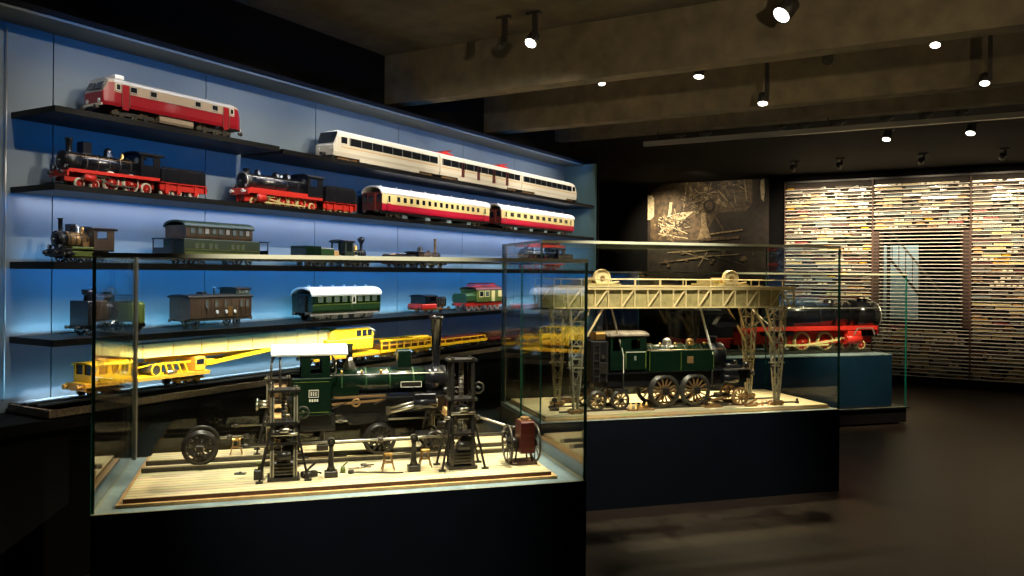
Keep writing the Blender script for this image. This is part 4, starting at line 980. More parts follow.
# ================================================================== CASE TWO: gantry crane over a black-green locomotive
def c2(u, v, z=ZB): return at(O2, u, v, z)
t = thing('model_baseboard', 'pale baseboard under the gantry crane in the rear case', 'model baseboard', c2(0, 0), T47)
b = MB(); b.box('timber', .05, L2-.05, .05, D2-.06, 0, .012); b.done('rim', t); b = MB(); b.box('board', .06, L2-.06, .06, D2-.07, .012, .030); b.done('planking', t)
for v in (.185, .405):
    b = MB(); b.box('dark_steel', .2, 2.1, v-.004, v+.004, .030, .042); b.done('rail', t)
TC = ZB + .030
t = thing('gantry_crane', 'cream lattice gantry crane spanning the rear case on four splayed legs', 'crane', c2(0, 0, TC), T47)
zb, zt_ = 1.362-TC, 1.515-TC; va, vb = .11, .52; ua, ub = .13, 2.03
G = 'gantry'
for v in (va, vb):
    b = MB(); b.box(G, ua, ub, v-.008, v+.008, zt_-.022, zt_); b.box(G, ua, ub, v-.012, v+.012, zt_-.004, zt_+.004); b.done('top_chord', t)
    b = MB(); b.box(G, ua, ub, v-.006, v+.006, zb, zb+.010); b.done('bottom_chord', t)
    b = MB(); n = 19
    for i in range(n+1):
        x = ua + (ub-ua)*i/n; b.box(G, x-.004, x+.004, v-.005, v+.005, zb, zt_)
    for i in range(1, n, 2):
        x0 = ua + (ub-ua)*i/n; x1 = ua + (ub-ua)*(i+1)/n; b.bar(G, (x0, v, zb+.006), (x1, v, zt_-.012), .010)
    b.done('web_bracing', t)
    b = MB(); b.box('gantry_plate', ua+.01, ub-.12, v+.012 if v == va else v-.016, v+.016 if v == va else v-.012, zb+.008, zt_-.02); b.done('side_plate', t, 'dull yellow plate behind the bracing')
    b = MB(); b.cyl(G, (ua, v, zt_+.05), (ub, v, zt_+.05), .0035, n=6)
    for i in range(0, n+1, 2):
        x = ua + (ub-ua)*i/n; b.box(G, x-.003, x+.003, v-.003, v+.003, zt_, zt_+.05)
    b.done('railing', t)
b = MB()
for i in range(12):
    x = ua + (ub-ua)*i/11; b.box(G, x-.006, x+.006, va, vb, zt_-.016, zt_-.004); b.box(G, x-.004, x+.004, va, vb, zb, zb+.008)
b.box('gantry_plate', ua, ub, va+.01, va+.10, zt_-.004, zt_); b.done('deck_ties', t)
def gleg(u, v, inn, lab=None):
    """tapering lattice leg: wide at the bridge, narrow at the foot"""
    b = MB(); m = 'gantry_leg'; top, mid = .13, .075; ft = .026
    def ring_at(z_):
        f = z_/zb; w = ft + (mid-ft)*min(1, f/.55) if f < .55 else mid + (top-mid)*(f-.55)/.45*.6
        return w/2, w/2*.7
    zs = [0.03 + (zb-.03)*i/8 for i in range(9)]
    cs = []
    for z_ in zs:
        a, c = ring_at(z_); cs.append([(u-a, v-c, z_), (u+a, v-c, z_), (u+a, v+c, z_), (u-a, v+c, z_)])
    for p, q in zip(cs[:-1], cs[1:]):
        for i in range(4):
            j = (i+1) % 4; b.bar(m, p[i], q[i], .009); b.bar(m, p[i], q[j], .005); b.bar(m, p[i], p[j], .005)
    for i in range(4): b.bar(m, cs[-1][i], cs[-1][(i+1) % 4], .008)
    lo = b.done('leg', t)
    b = MB(); b.bevbox('bronze', u-.05, u+.05, v-.022, v+.022, .004, .032, .005); b.cyl('iron', (u-.03, v-.02, .018), (u-.03, v+.02, .018), .018, n=14); b.cyl('iron', (u+.03, v-.02, .018), (u+.03, v+.02, .018), .018, n=14); b.done('foot', lo)
    b = MB(); z1 = zb*.62; b.bar(G, (u+inn*.03, v, z1), (u+inn*.20, v, zb), .012); b.bar(G, (u-inn*.02, v, z1+.06), (u-inn*.06, v, zb), .010); b.bar(G, (u+inn*.04, v, z1+.1), (u+inn*.10, v, zb), .009); b.done('knee_brace', lo)
    b = MB(); b.box('gantry_leg', u-.06, u+.06, v-.02, v+.02, zb*.43, zb*.44); b.tube('gantry_leg', [(u-.06, v-.03, zb*.43), (u-.06, v-.03, zb*.5)], .003); b.done('platform', lo)
gleg(.30, va+.02, 1); gleg(.30, vb-.02, 1); gleg(1.90, va+.02, -1); gleg(1.90, vb-.02, -1)
for v in (va+.02, vb-.02):
    b = MB(); b.bar(G, (2.02, v, zb), (1.93, v, zt_-.01), .010); b.bar(G, (.14, v, zb), (.24, v, zt_-.01), .010); b.done('end_strut', t)
for v in ((va+vb)/2,):
    b = MB(); b.bar('gantry_leg', (1.9, va+.02, zb*.75), (1.9, vb-.02, zb*.98), .008); b.bar('gantry_leg', (1.9, vb-.02, zb*.75), (1.9, va+.02, zb*.98), .008); b.bar('gantry_leg', (.3, va+.02, zb*.75), (.3, vb-.02, zb*.98), .008); b.bar('gantry_leg', (.3, vb-.02, zb*.75), (.3, va+.02, zb*.98), .008); b.done('portal_brace', t)
for u, lab in ((.50, 'crane trolley with a cream disc wheel at the left of the gantry bridge'), (1.52, 'crane trolley with a cream disc wheel at the right of the gantry bridge')):
    tt = thing('crane_trolley', lab, 'trolley', c2(u, (va+vb)/2, TC+zt_+.004), T47)
    b = MB(); b.box('gantry_plate', -.13, .13, -.19, .19, .0, .016); b.bevbox('gantry_plate', -.12, -.06, -.12, .12, .016, .05, .004); b.done('carriage', tt)
    b = MB(); b.cyl(G, (0, -.17, .055), (0, -.14, .055), .062, n=28); b.cyl('bronze', (0, -.176, .055), (0, -.17, .055), .018, n=14); b.ring(G, (0, -.172, .055), (0,1,0), .056, .005, 28); b.done('disc_wheel', tt)
    b = MB(); b.cyl('bronze', (0, -.12, .04), (0, .10, .04), .02, n=18); b.done('drum', tt); 
    b = MB(); b.prism('gantry_plate', [(.03, .016), (.10, .016), (.07, .05), (.03, .06)], -.1, .1); b.bar(G, (.05, -.16, .02), (.13, -.16, .03), .01); b.done('motor', tt)

LU = 1.10
t = thing('tank_locomotive', 'black-green locomotive hanging in the gantry crane above its loose wheels', 'model train', c2(LU, .30, TC), T47)
zo = -TC
steam(t, dict(g=.22, r=.085, bz=1.005+zo, xs=.42, xsb=.30, xb=-.24, chim=(.36, .026, .03, .055), domes=[(-.02, .034, .045, 'silver'), (.17, .03, .04, 'bronze')], boiler='deep_green', smoke='black_paint', cab='deep_green', roof='brown', band='iron', bands=4,
  cabx=(-.52, -.24, .115, .925+zo, 1.165+zo), roofh=.028, overhang=.03, hole=[(-.50, -.44, 1.06+zo, 1.145+zo), (-.36, -.29, 1.07+zo, 1.14+zo)], backwall=True, zr=.90+zo, xr=-.60, xf=.60, rw=.12, zf=(.80+zo, .895+zo), cyl=(.42, .845+zo, .035, .12), cylm='gloss_black', k=1.5, beam='black_paint', rail='bronze', lamps=True))
for s in (-1, 1):
    b = MB(); b.bevbox('deep_green', -.22, .30, s*.105-.02, s*.105+.02, .90+zo, 1.055+zo, .005); y = s*.126
    for x in (-.22, .03, .295): b.box('olive', x, x+.004, min(y, y-s*.002), max(y, y-s*.002), .91+zo, 1.045+zo)
    b.box('bronze', .08, .13, min(y, y+s*.002), max(y, y+s*.002), .96+zo, 1.01+zo); b.done('side_tank', t)
    b = MB(); y = s*.119
    for x in (-.40, -.245): b.box('olive', x-.003, x+.003, min(y, y-s*.003), max(y, y-s*.003), .93+zo, 1.05+zo)
    b.box('pale', -.40, -.245, min(y, y-s*.003), max(y, y-s*.003), 1.046+zo, 1.051+zo); b.box('silver', -.335, -.32, min(y, y-s*.004), max(y, y-s*.004), .99+zo, 1.02+zo); b.done('cab_panel', t)
b = MB(); b.bevbox('black_paint', -.56, .30, -.09, .09, .79+zo, .90+zo, .012); b.bevbox('black_paint', .30, .62, -.075, .075, .845+zo, .895+zo, .012); b.cyl('gloss_black', (.42, -.03, .92+zo), (.58, -.03, .90+zo), .024, n=14); b.done('ash_pan', t)
b = MB(); b.bevbox('black_paint', -.66, -.53, -.11, .11, .84+zo, 1.13+zo, .008); b.bevbox('brass', -.62, -.55, -.10, .02, 1.13+zo, 1.19+zo, .012); b.done('bunker', t, 'black bunker with a brass box on top')
for s in (-1, 1):
    b = MB(); y = s*.116
    for x in (-.645, -.60, -.545): b.bar('dark_steel', (x, y, .84+zo), (x, y, 1.12+zo), .006)
    for k_ in range(5): b.bar('dark_steel', (-.645, y, .88+.055*k_+zo), (-.60, y, .88+.055*k_+zo), .005)
    b.bevbox('iron', -.60, -.55, y-.008, y+.008, .90+zo, .98+zo, .003); b.cyl('steel', (-.575, y-s*.0, 1.02+zo), (-.575, y+s*.012, 1.02+zo), .014, n=12); b.done('bunker_ladder', t)
for i in range(5):
    b = MB(); x = -.22+.12*i; b.cyl('brass', (x, -.05, 1.08+zo), (x, -.05, 1.105+zo), .009, n=10); b.bar('brass', (x, -.05, 1.1+zo), (x+.05, -.06, 1.1+zo), .005); b.done('fitting', t)
for u, lab in ((.66, 'pair of lifting straps from the gantry bridge to the cab end of the hanging locomotive'), (1.37, 'pair of lifting straps from the gantry bridge to the smokebox end of the hanging locomotive')):
    tt = thing('lifting_sling', lab, 'sling', c2(u, .30, TC), T47)
    for s in (-1, 1):
        b = MB(); b.bar('pale' if s < 0 else 'dark_steel', (-.05, s*.06, zb), (.02, s*.118, 1.02-TC), .020, .006); b.bar('pale' if s < 0 else 'dark_steel', (.02, s*.118, 1.02-TC), (.02, s*.118, .90-TC), .012, .006); b.done('strap', tt)
    b = MB(); b.box('dark_steel', -.03, .05, -.128, .128, .775-TC, .789-TC); b.bar('dark_steel', (.02, -.118, .78-TC), (.02, -.118, .92-TC), .01); b.bar('dark_steel', (.02, .118, .78-TC), (.02, .118, .92-TC), .01); b.done('cross_bar', tt)
tt = thing('hook_block', 'black hook block hanging under the gantry bridge by the right legs', 'hook', c2(1.50, .20, TC), T47)
b = MB(); b.prism('black_paint', [(-.09, .60), (-.05, .655), (.03, .67), (.11, .60), (.06, .585), (-.04, .578)], -.03, .03); b.done('block', tt)
b = MB(); b.cyl('iron', (-.02, -.02, .66), (-.02, -.02, zb), .005); b.cyl('iron', (.02, .02, .66), (.02, .02, zb), .005); b.done('cable', tt)
wheelset(O2, 1.005, .185, .405, .118, TC+.006, 'large spoked wheelset on the pale board, left of the big pair', n=14, rim='dark_steel', spoke='bronze')
wheelset(O2, 1.255, .185, .405, .118, TC+.006, 'large spoked wheelset on the pale board, right of the big pair', n=14, rim='dark_steel', spoke='bronze')
wheelset(O2, .485, .185, .405, .068, TC+.006, 'small spoked wheelset nearest the left legs of the gantry', n=10, rim='dark_steel', spoke='bronze')
wheelset(O2, .66, .185, .405, .068, TC+.006, 'small spoked wheelset just left of the heap of brass parts', n=10, rim='dark_steel', spoke='bronze')
tt = thing('bogie', 'brown bogie frame with one spoked wheelset in front of the right gantry legs', 'bogie', c2(1.52, .26, TC), T47)
b = MB(); b.bar('bronze', (-.20, -.06, .03), (.08, -.05, .075), .02, .014); b.bar('bronze', (-.20, .06, .03), (.08, .05, .075), .02, .014); b.bar('brown', (-.12, -.06, .045), (-.12, .06, .045), .018); b.bar('brown', (-.02, -.07, .09), (.1, -.07, .06), .012); b.bevbox('brown', -.05, .04, -.04, .04, .05, .085, .006); b.done('frame', tt); wheels(tt, (.10,), .066, .09, n=10, rim='bronze', spoke='bronze', w=.02)
# brass and bronze parts laid out on the pale board
def part2(name, label, u, v, fn, cat='loose part'):
    b = MB(); fn(b); o = b.done(name, None, label, c2(u, v, TC), T47); o['category'] = cat
def heap(b):
    for i in range(4): b.bar('brass', (-.08+.04*i, -.02, .006), (-.06+.04*i, .02, .05), .012)
    b.bevbox('bronze', -.1, .1, -.03, .03, 0, .014, .004); b.cyl('brass', (-.03, -.01, .02), (.06, -.01, .02), .014)
part2('axle_box_set', 'heap of brass axle boxes between the small and the large wheels', .80, .16, heap)
part2('spring_pack', 'bronze leaf spring lying in front of the right large wheelset', 1.38, .14, lambda b: [b.bevbox('bronze', -.07+.01*i, .07-.01*i, -.012, .012, .006*i, .006*i+.006, .001) for i in range(4)])
part2('coupling_rod', 'long brown rod lying below the brown bogie frame', 1.43, .18, lambda b: (b.bar('brown', (-.12, 0, .01), (.12, .02, .01), .012, .016), b.ring('bronze', (-.12, 0, .01), (0,0,1), .014, .006, 14), b.ring('bronze', (.12, .02, .01), (0,0,1), .014, .006, 14)))
part2('brake_hanger', 'small bronze bracket lying right of the bogie wheels', 1.68, .12, lambda b: (b.bevbox('bronze', -.05, .04, -.02, .02, 0, .018, .003), b.bar('bronze', (-.03, 0, .015), (.05, .01, .05), .012)))
part2('chain_pile', 'low pile of bronze chain beside the foot of the right front gantry leg', 1.80, .14, lambda b: [b.ring('bronze', (.05*math.sin(i*1.7), .025*math.cos(i*2.3), .008+.004*(i % 3)), (math.sin(i), math.cos(i*1.3), .7), .014, .004, 12, 5) for i in range(9)])
part2('valve_cap', 'tiny dark cap lying at the far right corner of the pale board', 2.10, .16, lambda b: (b.cyl('iron', (0,0,0), (0,0,.02), .018, .012), b.cyl('iron', (0,0,.02), (0,0,.036), .008)))
part2('pipe_union', 'small bronze pipe piece lying left of the small wheels', .36, .17, lambda b: (b.tube('bronze', [(-.06, 0, .012), (0, .0, .012), (.04, .02, .012)], .01), b.cyl('iron', (-.065, 0, .012), (-.05, 0, .012), .016)))
part2('lamp_bracket', 'dark bracket on the pale board at the left end near the glass corner', .20, .28, lambda b: (b.bevbox('iron', -.03, .03, -.02, .02, 0, .02, .004), b.bar('iron', (0, 0, .02), (0, 0, .07), .01), b.cyl('iron', (0, -.01, .075), (0, .01, .075), .018)))
part2('toolbox', 'small dark toolbox on the pale board behind the left small wheels', .42, .60, lambda b: (b.bevbox('dark_wood', -.06, .06, -.03, .03, 0, .045, .004), b.bar('steel', (-.03, 0, .055), (.03, 0, .055), .006), b.bar('steel', (-.03, 0, .045), (-.03, 0, .058), .005), b.bar('steel', (.03, 0, .045), (.03, 0, .058), .005)))

# ================================================================== CASE THREE: long red express locomotive
def c3p(u, v, z): return at(O3, u, v, z)
TD = .745
t = thing('model_track', 'dark strip of model track under the long express locomotive', 'model track', c3p(-3.1, .5, TD), T47)
b = MB(); b.box('iron', .1, 2.98, -.13, .13, 0, .012); b.done('bed', t)
for s in (-1, 1):
    b = MB(); b.box('steel', .1, 2.98, s*.07-.005, s*.07+.005, .012, .026); b.done('rail', t)
TD += .026
t = thing('steam_locomotive', 'long black express steam locomotive with bright red running gear in the far glass case', 'model train', c3p(-1.12, .5, TD), T47)
steam(t, dict(g=.145, r=.155, bz=.385, xs=1.08, xsb=.78, xb=-.42, chim=(.95, .05, .06, .035), domes=[(.5, .06, .03), (.1, .06, .03), (-.2, .05, .03)], boiler='gloss_black', smoke='gloss_black', rim='silver', rail='silver', bands=6, band='black_paint',  # silver smokebox rim is a painted highlight
  cabx=(-.75, -.42, .15, .23, .535), cab='gloss_black', roof='black_paint', roofh=.05, zr=.27, xf=1.03, rw=.155, running='bright_red', zf=(.08, .262), frame='bright_red', valance='bright_red', valh=.04, tire='cream', spoke='bright_red',
  wheels=[((.88, .68), .055, 10), ((.40, .10, -.20), .105, 14), ((-.55,), .06, 10)], cyl=(.72, .125, .055, .2), cylm='bright_red', drivers=((.40, .10, -.20), .105), rodm='cream', k=2.0, beam='red', firebox=True))
b = MB()
for s in (-1, 1): b.prism('silver', [(.70, .17), (.76, .255), (.96, .255), (1.0, .17), (.985, .17), (.95, .245), (.77, .245), (.715, .17)], s*.162-.004, s*.162+.004)
b.done('front_valance_trim', t)
t = thing('tender', 'black tender with bright red frame behind the long express locomotive in the far case', 'model train', c3p(-2.22, .5, TD), T47)
tender(t, dict(g=.145, box=(-.31, .29, .15, .16, .43), body='gloss_black', zf=(.05, .155), frame='bright_red', spoke='bright_red', tire='cream', wheels=[((.2, .07, -.07, -.2), .055, 10)], k=2.0))

# ================================================================== WALL OF TINY TRAINS
PSI, ROLL, FPX, EYE = math.radians(30.4), .0079, 810.0, 1.6
YR = 13.44
XB = (-2.81, -1.51, -.21, 1.09)
ROWS = [.13 + .0535*i for i in range(54)]
def rowlen(bay): return XB[bay] + .012, XB[bay+1] - .012
for bay, lab in enumerate(('rack bay of tiny trains left of the dark opening', 'rack bay of tiny trains with the square dark opening in its middle', 'rack bay of tiny trains right of the dark opening')):
    t = thing('train_rack', 'tall ' + lab, 'display rack', (0, 0, 0), 0, 'racks of the train wall')
    x0, x1 = XB[bay], XB[bay+1]
    b = MB(); b.panel('rack_back', x0, x1, .08, 3.07, YR+.052, .010, [(OX0, OX1, OZ0, OZ1)] if bay == 1 else []); b.done('back_panel', t)
    for x in (x0+.006, x1-.006):
        b = MB(); b.box('rack_frame', x-.0055, x+.0055, YR-.045, YR+.046, .08, 3.07); b.done('side_post', t)
    b = MB(); b.box('black_paint', x0, x1, YR-.05, YR+.057, 3.07, 3.10); b.done('cap_rail', t); b = MB(); b.box('black_paint', x0, x1, YR-.03, YR+.057, .0, .08); b.done('toe_board', t)
    for z in ROWS:
        b = MB(); ins = .095 if bay == 1 and OZ0-.01 < z < OZ1+.01 else .012; b.box('rack_shelf', x0+ins, x1-ins, YR-.042, YR+.046, z-.008, z); b.done('shelf', t)
    if bay == 1:
        for xa, xb_ in ((x0+.014, OX0), (OX1, x1-.014)):
            b = MB(); b.box('rack_frame', xa, xb_, YR-.048, YR+.051, OZ0, OZ1)
            for k_ in range(26): b.box('rack_back', xa+.004, xb_-.004, YR-.050, YR-.048, OZ0+.02+.0535*k_, OZ0+.05+.0535*k_)
            b.done('opening_post', t)
        b = MB()
        for xa in (OX0, OX1): b.box('rack_frame', xa-.045, xa+.045, YR+.058, YR+.21, OZ0-.03, OZ1+.03)
        b.box('rack_frame', OX0, OX1, YR+.058, YR+.21, OZ1, OZ1+.03); b.box('rack_frame', OX0, OX1, YR+.058, YR+.21, OZ0-.03, OZ0); b.done('opening_lining', t)
def mini(kind, c, roof='silver'):
    b = MB(); h = .0055
    def under(l, ws):
        b.box('iron', -l/2, l/2, -.010, .010, .006, .010)
        for x in ws:
            for y in (-.009, .009): b.cyl('dark_steel', (x, y-.001, h), (x, y+.001, h), h, n=8)
    if kind == 'coach':
        l = .235; under(l, (-.09, -.07, .07, .09)); b.box(c, -l/2, l/2, -.016, .016, .009, .034)
        for i in range(9): b.box('dark_glass', -.105+.0235*i, -.089+.0235*i, -.0165, .0165, .021, .030)
        b.extr(roof, [(-.0165, .034), (.0165, .034), (.012, .040), (0, .042), (-.012, .040)], -l/2, l/2)
    elif kind == 'steam':
        l = .2; under(l, (-.08, -.05, .0, .03, .06)); b.cyl(c, (-.02, 0, .024), (.09, 0, .024), .011, n=10); b.box(c, -.055, -.02, -.015, .015, .010, .040); b.box('maroon', -.055, .09, -.014, .014, .008, .013)
        b.cyl('iron', (.075, 0, .033), (.075, 0, .043), .004, n=8); b.cyl('brass', (.03, 0, .033), (.03, 0, .040), .005, n=8); b.box(c, -.1, -.06, -.014, .014, .010, .030)
    elif kind == 'box':
        l = .125; under(l, (-.04, .04)); b.box(c, -l/2, l/2, -.016, .016, .009, .036); b.box('dark_wood', -.015, .015, -.0165, .0165, .011, .033); b.extr(roof, [(-.0165, .036), (.0165, .036), (.010, .041), (-.010, .041)], -l/2, l/2)
    elif kind == 'tank':
        l = .12; under(l, (-.04, .04)); b.cyl(c, (-l/2+.006, 0, .024), (l/2-.006, 0, .024), .0135, n=12); b.cyl('steel', (0, 0, .035), (0, 0, .042), .005, n=8); b.box('iron', -l/2, l/2, -.012, .012, .009, .012)
    elif kind == 'diesel':
        l = .19; under(l, (-.07, -.045, .045, .07)); b.prism(c, [(-l/2, .009), (l/2, .009), (l/2, .026), (l/2-.015, .038), (-l/2+.015, .038), (-l/2, .026)], -.016, .016); b.box('pale', -l/2+.004, l/2-.004, -.0165, .0165, .016, .019); b.box('dark_glass', -.06, .06, -.0165, .0165, .025, .033); b.box(roof, -.07, .07, -.012, .012, .038, .041)
    else:
        l = .115; under(l, (-.035, .035)); b.box(c, -l/2, l/2, -.015, .015, .009, .026); b.prism('coal' if c != 'timber' else 'wood', [(-.05, .026), (.05, .026), (.03, .035), (-.03, .034)], -.012, .012)
    return b, l
KINDS = [('coach', 'cream', 'cream model coach'), ('coach', 'maroon', 'dark red model coach'), ('coach', 'deep_green', 'green model coach'), ('coach', 'silver', 'silver model coach'), ('coach', 'deck_blue', 'blue-grey model coach'), ('coach', 'brown', 'brown model coach'),
         ('steam', 'gloss_black', 'black model steam engine'), ('steam', 'deep_green', 'green model steam engine'), ('box', 'brown', 'brown model boxcar'), ('box', 'pale', 'pale model boxcar'), ('box', 'bronze', 'bronze-brown model boxcar'),
         ('tank', 'silver', 'silver model tank car'), ('tank', 'yellow', 'yellow model tank car'), ('diesel', 'red', 'red model diesel'), ('diesel', 'orange', 'orange model diesel'), ('open', 'dark_wood', 'dark model coal wagon'), ('open', 'timber', 'tan model open wagon')]
PROTO = []
for k, c, lab in KINDS:
    b, l = mini(k, c); PROTO.append((b, b.mesh('tiny_' + {'box': 'boxcar', 'tank': 'tank_car', 'steam': 'steam_engine', 'open': 'open_wagon'}.get(k, k)), l, lab))
def px(x, y, z):
    c, s = math.cos(PSI), math.sin(PSI); X = x*c+y*s; Z = -x*s+y*c; return 512+X/Z*FPX, 273.5-(z-EYE)/Z*FPX+(X/Z*FPX)*ROLL, Z
cand = []; rnd = random.Random(5)
for bay in range(3):
    a0, a1 = rowlen(bay)
    for ri, z in enumerate(ROWS):
        segs = [(a0, a1)]
        if bay == 1 and OZ0-.05 < z < OZ1+.005: segs = []
        fav = rnd.sample([0, 1, 2, 3, 3, 4, 5, 6, 7, 8, 9, 9, 10, 11, 15, 16, 0], 4)
        for s0, s1 in segs:
            x = s0 + rnd.uniform(.004, .03)
            while True:
                k = rnd.choice(fav) if rnd.random() < .8 else rnd.randrange(len(KINDS)); l = PROTO[k][2]
                if x + l > s1 - .004:
                    ok = [q for q in range(len(KINDS)) if x + PROTO[q][2] <= s1 - .004]
                    if not ok: break
                    k = rnd.choice(ok); l = PROTO[k][2]
                cand.append((x + l/2, z, k, bay)); x += l + rnd.choice((.006, .008, .02 if rnd.random() > .2 else .06))
def area(cn):
    x, z, k, bay = cn; l = PROTO[k][2]; p = px(x-l/2, YR, z); q = px(x+l/2, YR, z+.04)
    if q[0] > 1022 or p[0] < 0: return 0
    if q[0] < 915 and p[1] > 262: return 0
    return abs(q[0]-p[0])*abs(q[1]-p[1])
order = sorted(cand, key=area, reverse=True); near = order[:296]; rest = order[296:]
where = {0: 'left of the dark opening', 1: 'above or below the dark opening', 2: 'right of the dark opening'}
for x, z, k, bay in near:
    b, me, l, lab = PROTO[k]
    zn = 'upper' if z > 2.28 else ('middle' if z > 1.4 else 'lower')
    o = link(me.name, me, None, None, (x, YR, z), rnd.choice((0, PI))); o.scale = (1, 1, .80)
    lab2 = 'tiny %s in the %s rack rows %s' % (lab, zn, where[bay]); tag(o, lab2, 'model train', lab2.replace('tiny', 'tiny trains,'))
big = MB()
for x, z, k, bay in rest:
    b = PROTO[k][0]; o = len(big.v); big.v += [(p[0]+x, p[1]+YR, p[2]*.80+z) for p in b.v]; ids = [big.m(m_) for m_ in b.mats]
    big.f += [[o+i for i in f] for f in b.f]; big.mi += [ids[i] for i in b.mi]; big.sm += b.sm
o = big.done('model_train_rows'); tag(o, 'dense rows of hundreds of further tiny model trains filling the wall racks', 'model trains', None, 'stuff')

# pale board and stair rail seen through the opening
t = thing('pale_display_panel', 'pale blue-green panel standing in the room behind the dark opening', 'panel', (-1.30, 14.3, .3)); b = MB(); b.box('pale_panel', -.14, .36, 0, .03, .62, 1.80); b.done('board', t); b = MB()
for x in (-.08, .30): b.bar('iron', (x, .015, 0), (x, .015, .62), .03)
b.box('iron', -.16, .38, -.05, .08, 0, .02); b.done('stand', t)
t = thing('stair_rail', 'sloping stair rail with small balusters seen through the dark opening', 'stair rail', (-.9, 14.0, .3)); b = MB(); b.bar('stair', (-.44, 0, 2.05), (.72, 0, .48), .05, .03); b.done('handrail', t)
for i in range(12):
    b = MB(); f = (i+.5)/12; x = -.44 + 1.16*f; z = 2.05-1.57*f; b.bar('stair', (x, 0, z), (x, 0, max(0, z-.5) if i > 5 else z-.42), .014); b.done('baluster', t)
b = MB(); b.bar('iron', (-.44, 0, 1.6), (.72, 0, .05), .06, .04); b.bar('iron', (.72, 0, .0), (.72, 0, .5), .05); b.bar('iron', (-.44, 0, .0), (-.44, 0, 2.05), .05); b.done('stringer', t)

# ================================================================== PHOTO MURAL on the back wall
t = thing('photo_mural', 'large sepia photo mural of machinery on the dark back wall, lit from one side', 'mural', (-4.165, 13.655, 0))
MX = lambda p: -5.21 + (p-643)/122*2.09 + 4.165
MZ = lambda q: 3.52 - (q-165)/78*1.37
b = MB(); b.box('sepia_dark', MX(643), MX(766), -.02, 0, 1.55, 3.44); b.done('panel', t)
b = MB(); layer = [0]
def pol(k, pts):
    layer[0] += 1; y = -.0205 - layer[0]*.00012
    b.add([(MX(p), y, MZ(q)) for p, q in pts], [tuple(range(len(pts)))], k)
def stroke(k, p0, p1, w):
    dx, dy = p1[0]-p0[0], p1[1]-p0[1]; l = math.hypot(dx, dy); nx, ny = -dy/l*w/2, dx/l*w/2
    pol(k, [(p0[0]+nx, p0[1]+ny), (p1[0]+nx, p1[1]+ny), (p1[0]-nx, p1[1]-ny), (p0[0]-nx, p0[1]-ny)])
def disc(k, c, r, n=14): pol(k, [(c[0]+r*math.cos(2*PI*i/n), c[1]+r*math.sin(2*PI*i/n)) for i in range(n)])
R = random.Random(3)
disc('sepia_mid', (697, 204), 17, 20)
pol('sepia_mid', [(646, 192), (665, 180), (690, 178), (712, 190), (716, 214), (700, 240), (646, 240)])
pol('sepia_mid', [(712, 200), (718, 186), (730, 176), (744, 175), (750, 184), (750, 206), (744, 213), (716, 214)])
disc('sepia_light', (733, 184), 5); disc('sepia_dark', (733, 184), 3); disc('sepia_light', (746, 178), 4.5); disc('sepia_dark', (746, 178), 2.2)
pol('sepia_mid', [(716, 206), (724, 192), (736, 186), (745, 192), (748, 208), (732, 213)])
for i in range(34): stroke(R.choice(('sepia_light', 'sepia_dark', 'sepia_dark', 'sepia_mid')), (R.uniform(714, 748), R.uniform(178, 213)), (R.uniform(716, 748), R.uniform(180, 214)), R.uniform(.5, 1.3))
for i in range(14): disc(R.choice(('sepia_light', 'sepia_dark')), (R.uniform(716, 748), R.uniform(180, 212)), R.uniform(.7, 2.2), 9)
pol('sepia_white', [(643, 194), (648, 195), (650, 198), (650, 216), (646, 219), (643, 219)])  # this and the next shape paint lamp-like glows into the print
pol('sepia_white', [(758, 185), (761, 183), (762, 194), (761, 205), (758.5, 202), (757.5, 193)])
pol('sepia_white', [(664, 216), (676, 213), (692, 212), (684, 218), (676, 226), (668, 222)])
stroke('sepia_white', (668, 202), (666, 220), 3); stroke('sepia_light', (684, 188), (681, 211), 1.4); stroke('sepia_light', (683, 181), (691, 193), 1.4); stroke('sepia_light', (696, 180), (697, 196), 1.0)
for i in range(60): disc(R.choice(('sepia_white', 'sepia_light', 'sepia_mid')), (R.gauss(669, 9), R.uniform(212, 241)), R.uniform(.5, 1.7), 7)
for i in range(60): stroke(R.choice(('sepia_light', 'sepia_white', 'sepia_dark')), (R.uniform(654, 690), R.uniform(214, 238)), (R.uniform(654, 690), R.uniform(208, 240)), R.uniform(.4, 1.1))
for i in range(24): disc(R.choice(('sepia_light', 'sepia_dark', 'sepia_mid')), (R.gauss(697, 7), R.gauss(203, 6)), R.uniform(1, 3), 8)
for i in range(44): stroke(R.choice(('sepia_light', 'sepia_dark', 'sepia_light', 'sepia_mid')), (R.gauss(697, 8), R.gauss(200, 6)), (R.gauss(700, 10), R.gauss(204, 10)), R.uniform(.4, 1.2))
disc('sepia_dark', (708, 207), 6); disc('sepia_mid', (708, 207), 4)
pol('sepia_light', [(700, 214), (705, 213), (706, 226), (710, 238), (696, 240), (700, 228)])
stroke('sepia_light', (706, 235), (741, 231), 1.6); stroke('sepia_mid', (712, 214), (723, 232), 1.6); stroke('sepia_mid', (700, 240), (738, 238), 3)
for i in range(30): stroke(R.choice(('sepia_mid', 'sepia_light', 'sepia_mid')), (R.uniform(650, 752), R.uniform(243, 268)), (R.uniform(650, 752), R.uniform(243, 268)), R.uniform(.5, 1.1)) if i % 3 == 0 else disc('sepia_mid', (R.uniform(655, 750), R.uniform(245, 266)), R.uniform(1, 3), 8)
b.done('print', t, 'pale machine parts and two lamp-like glows printed on the dark ground')

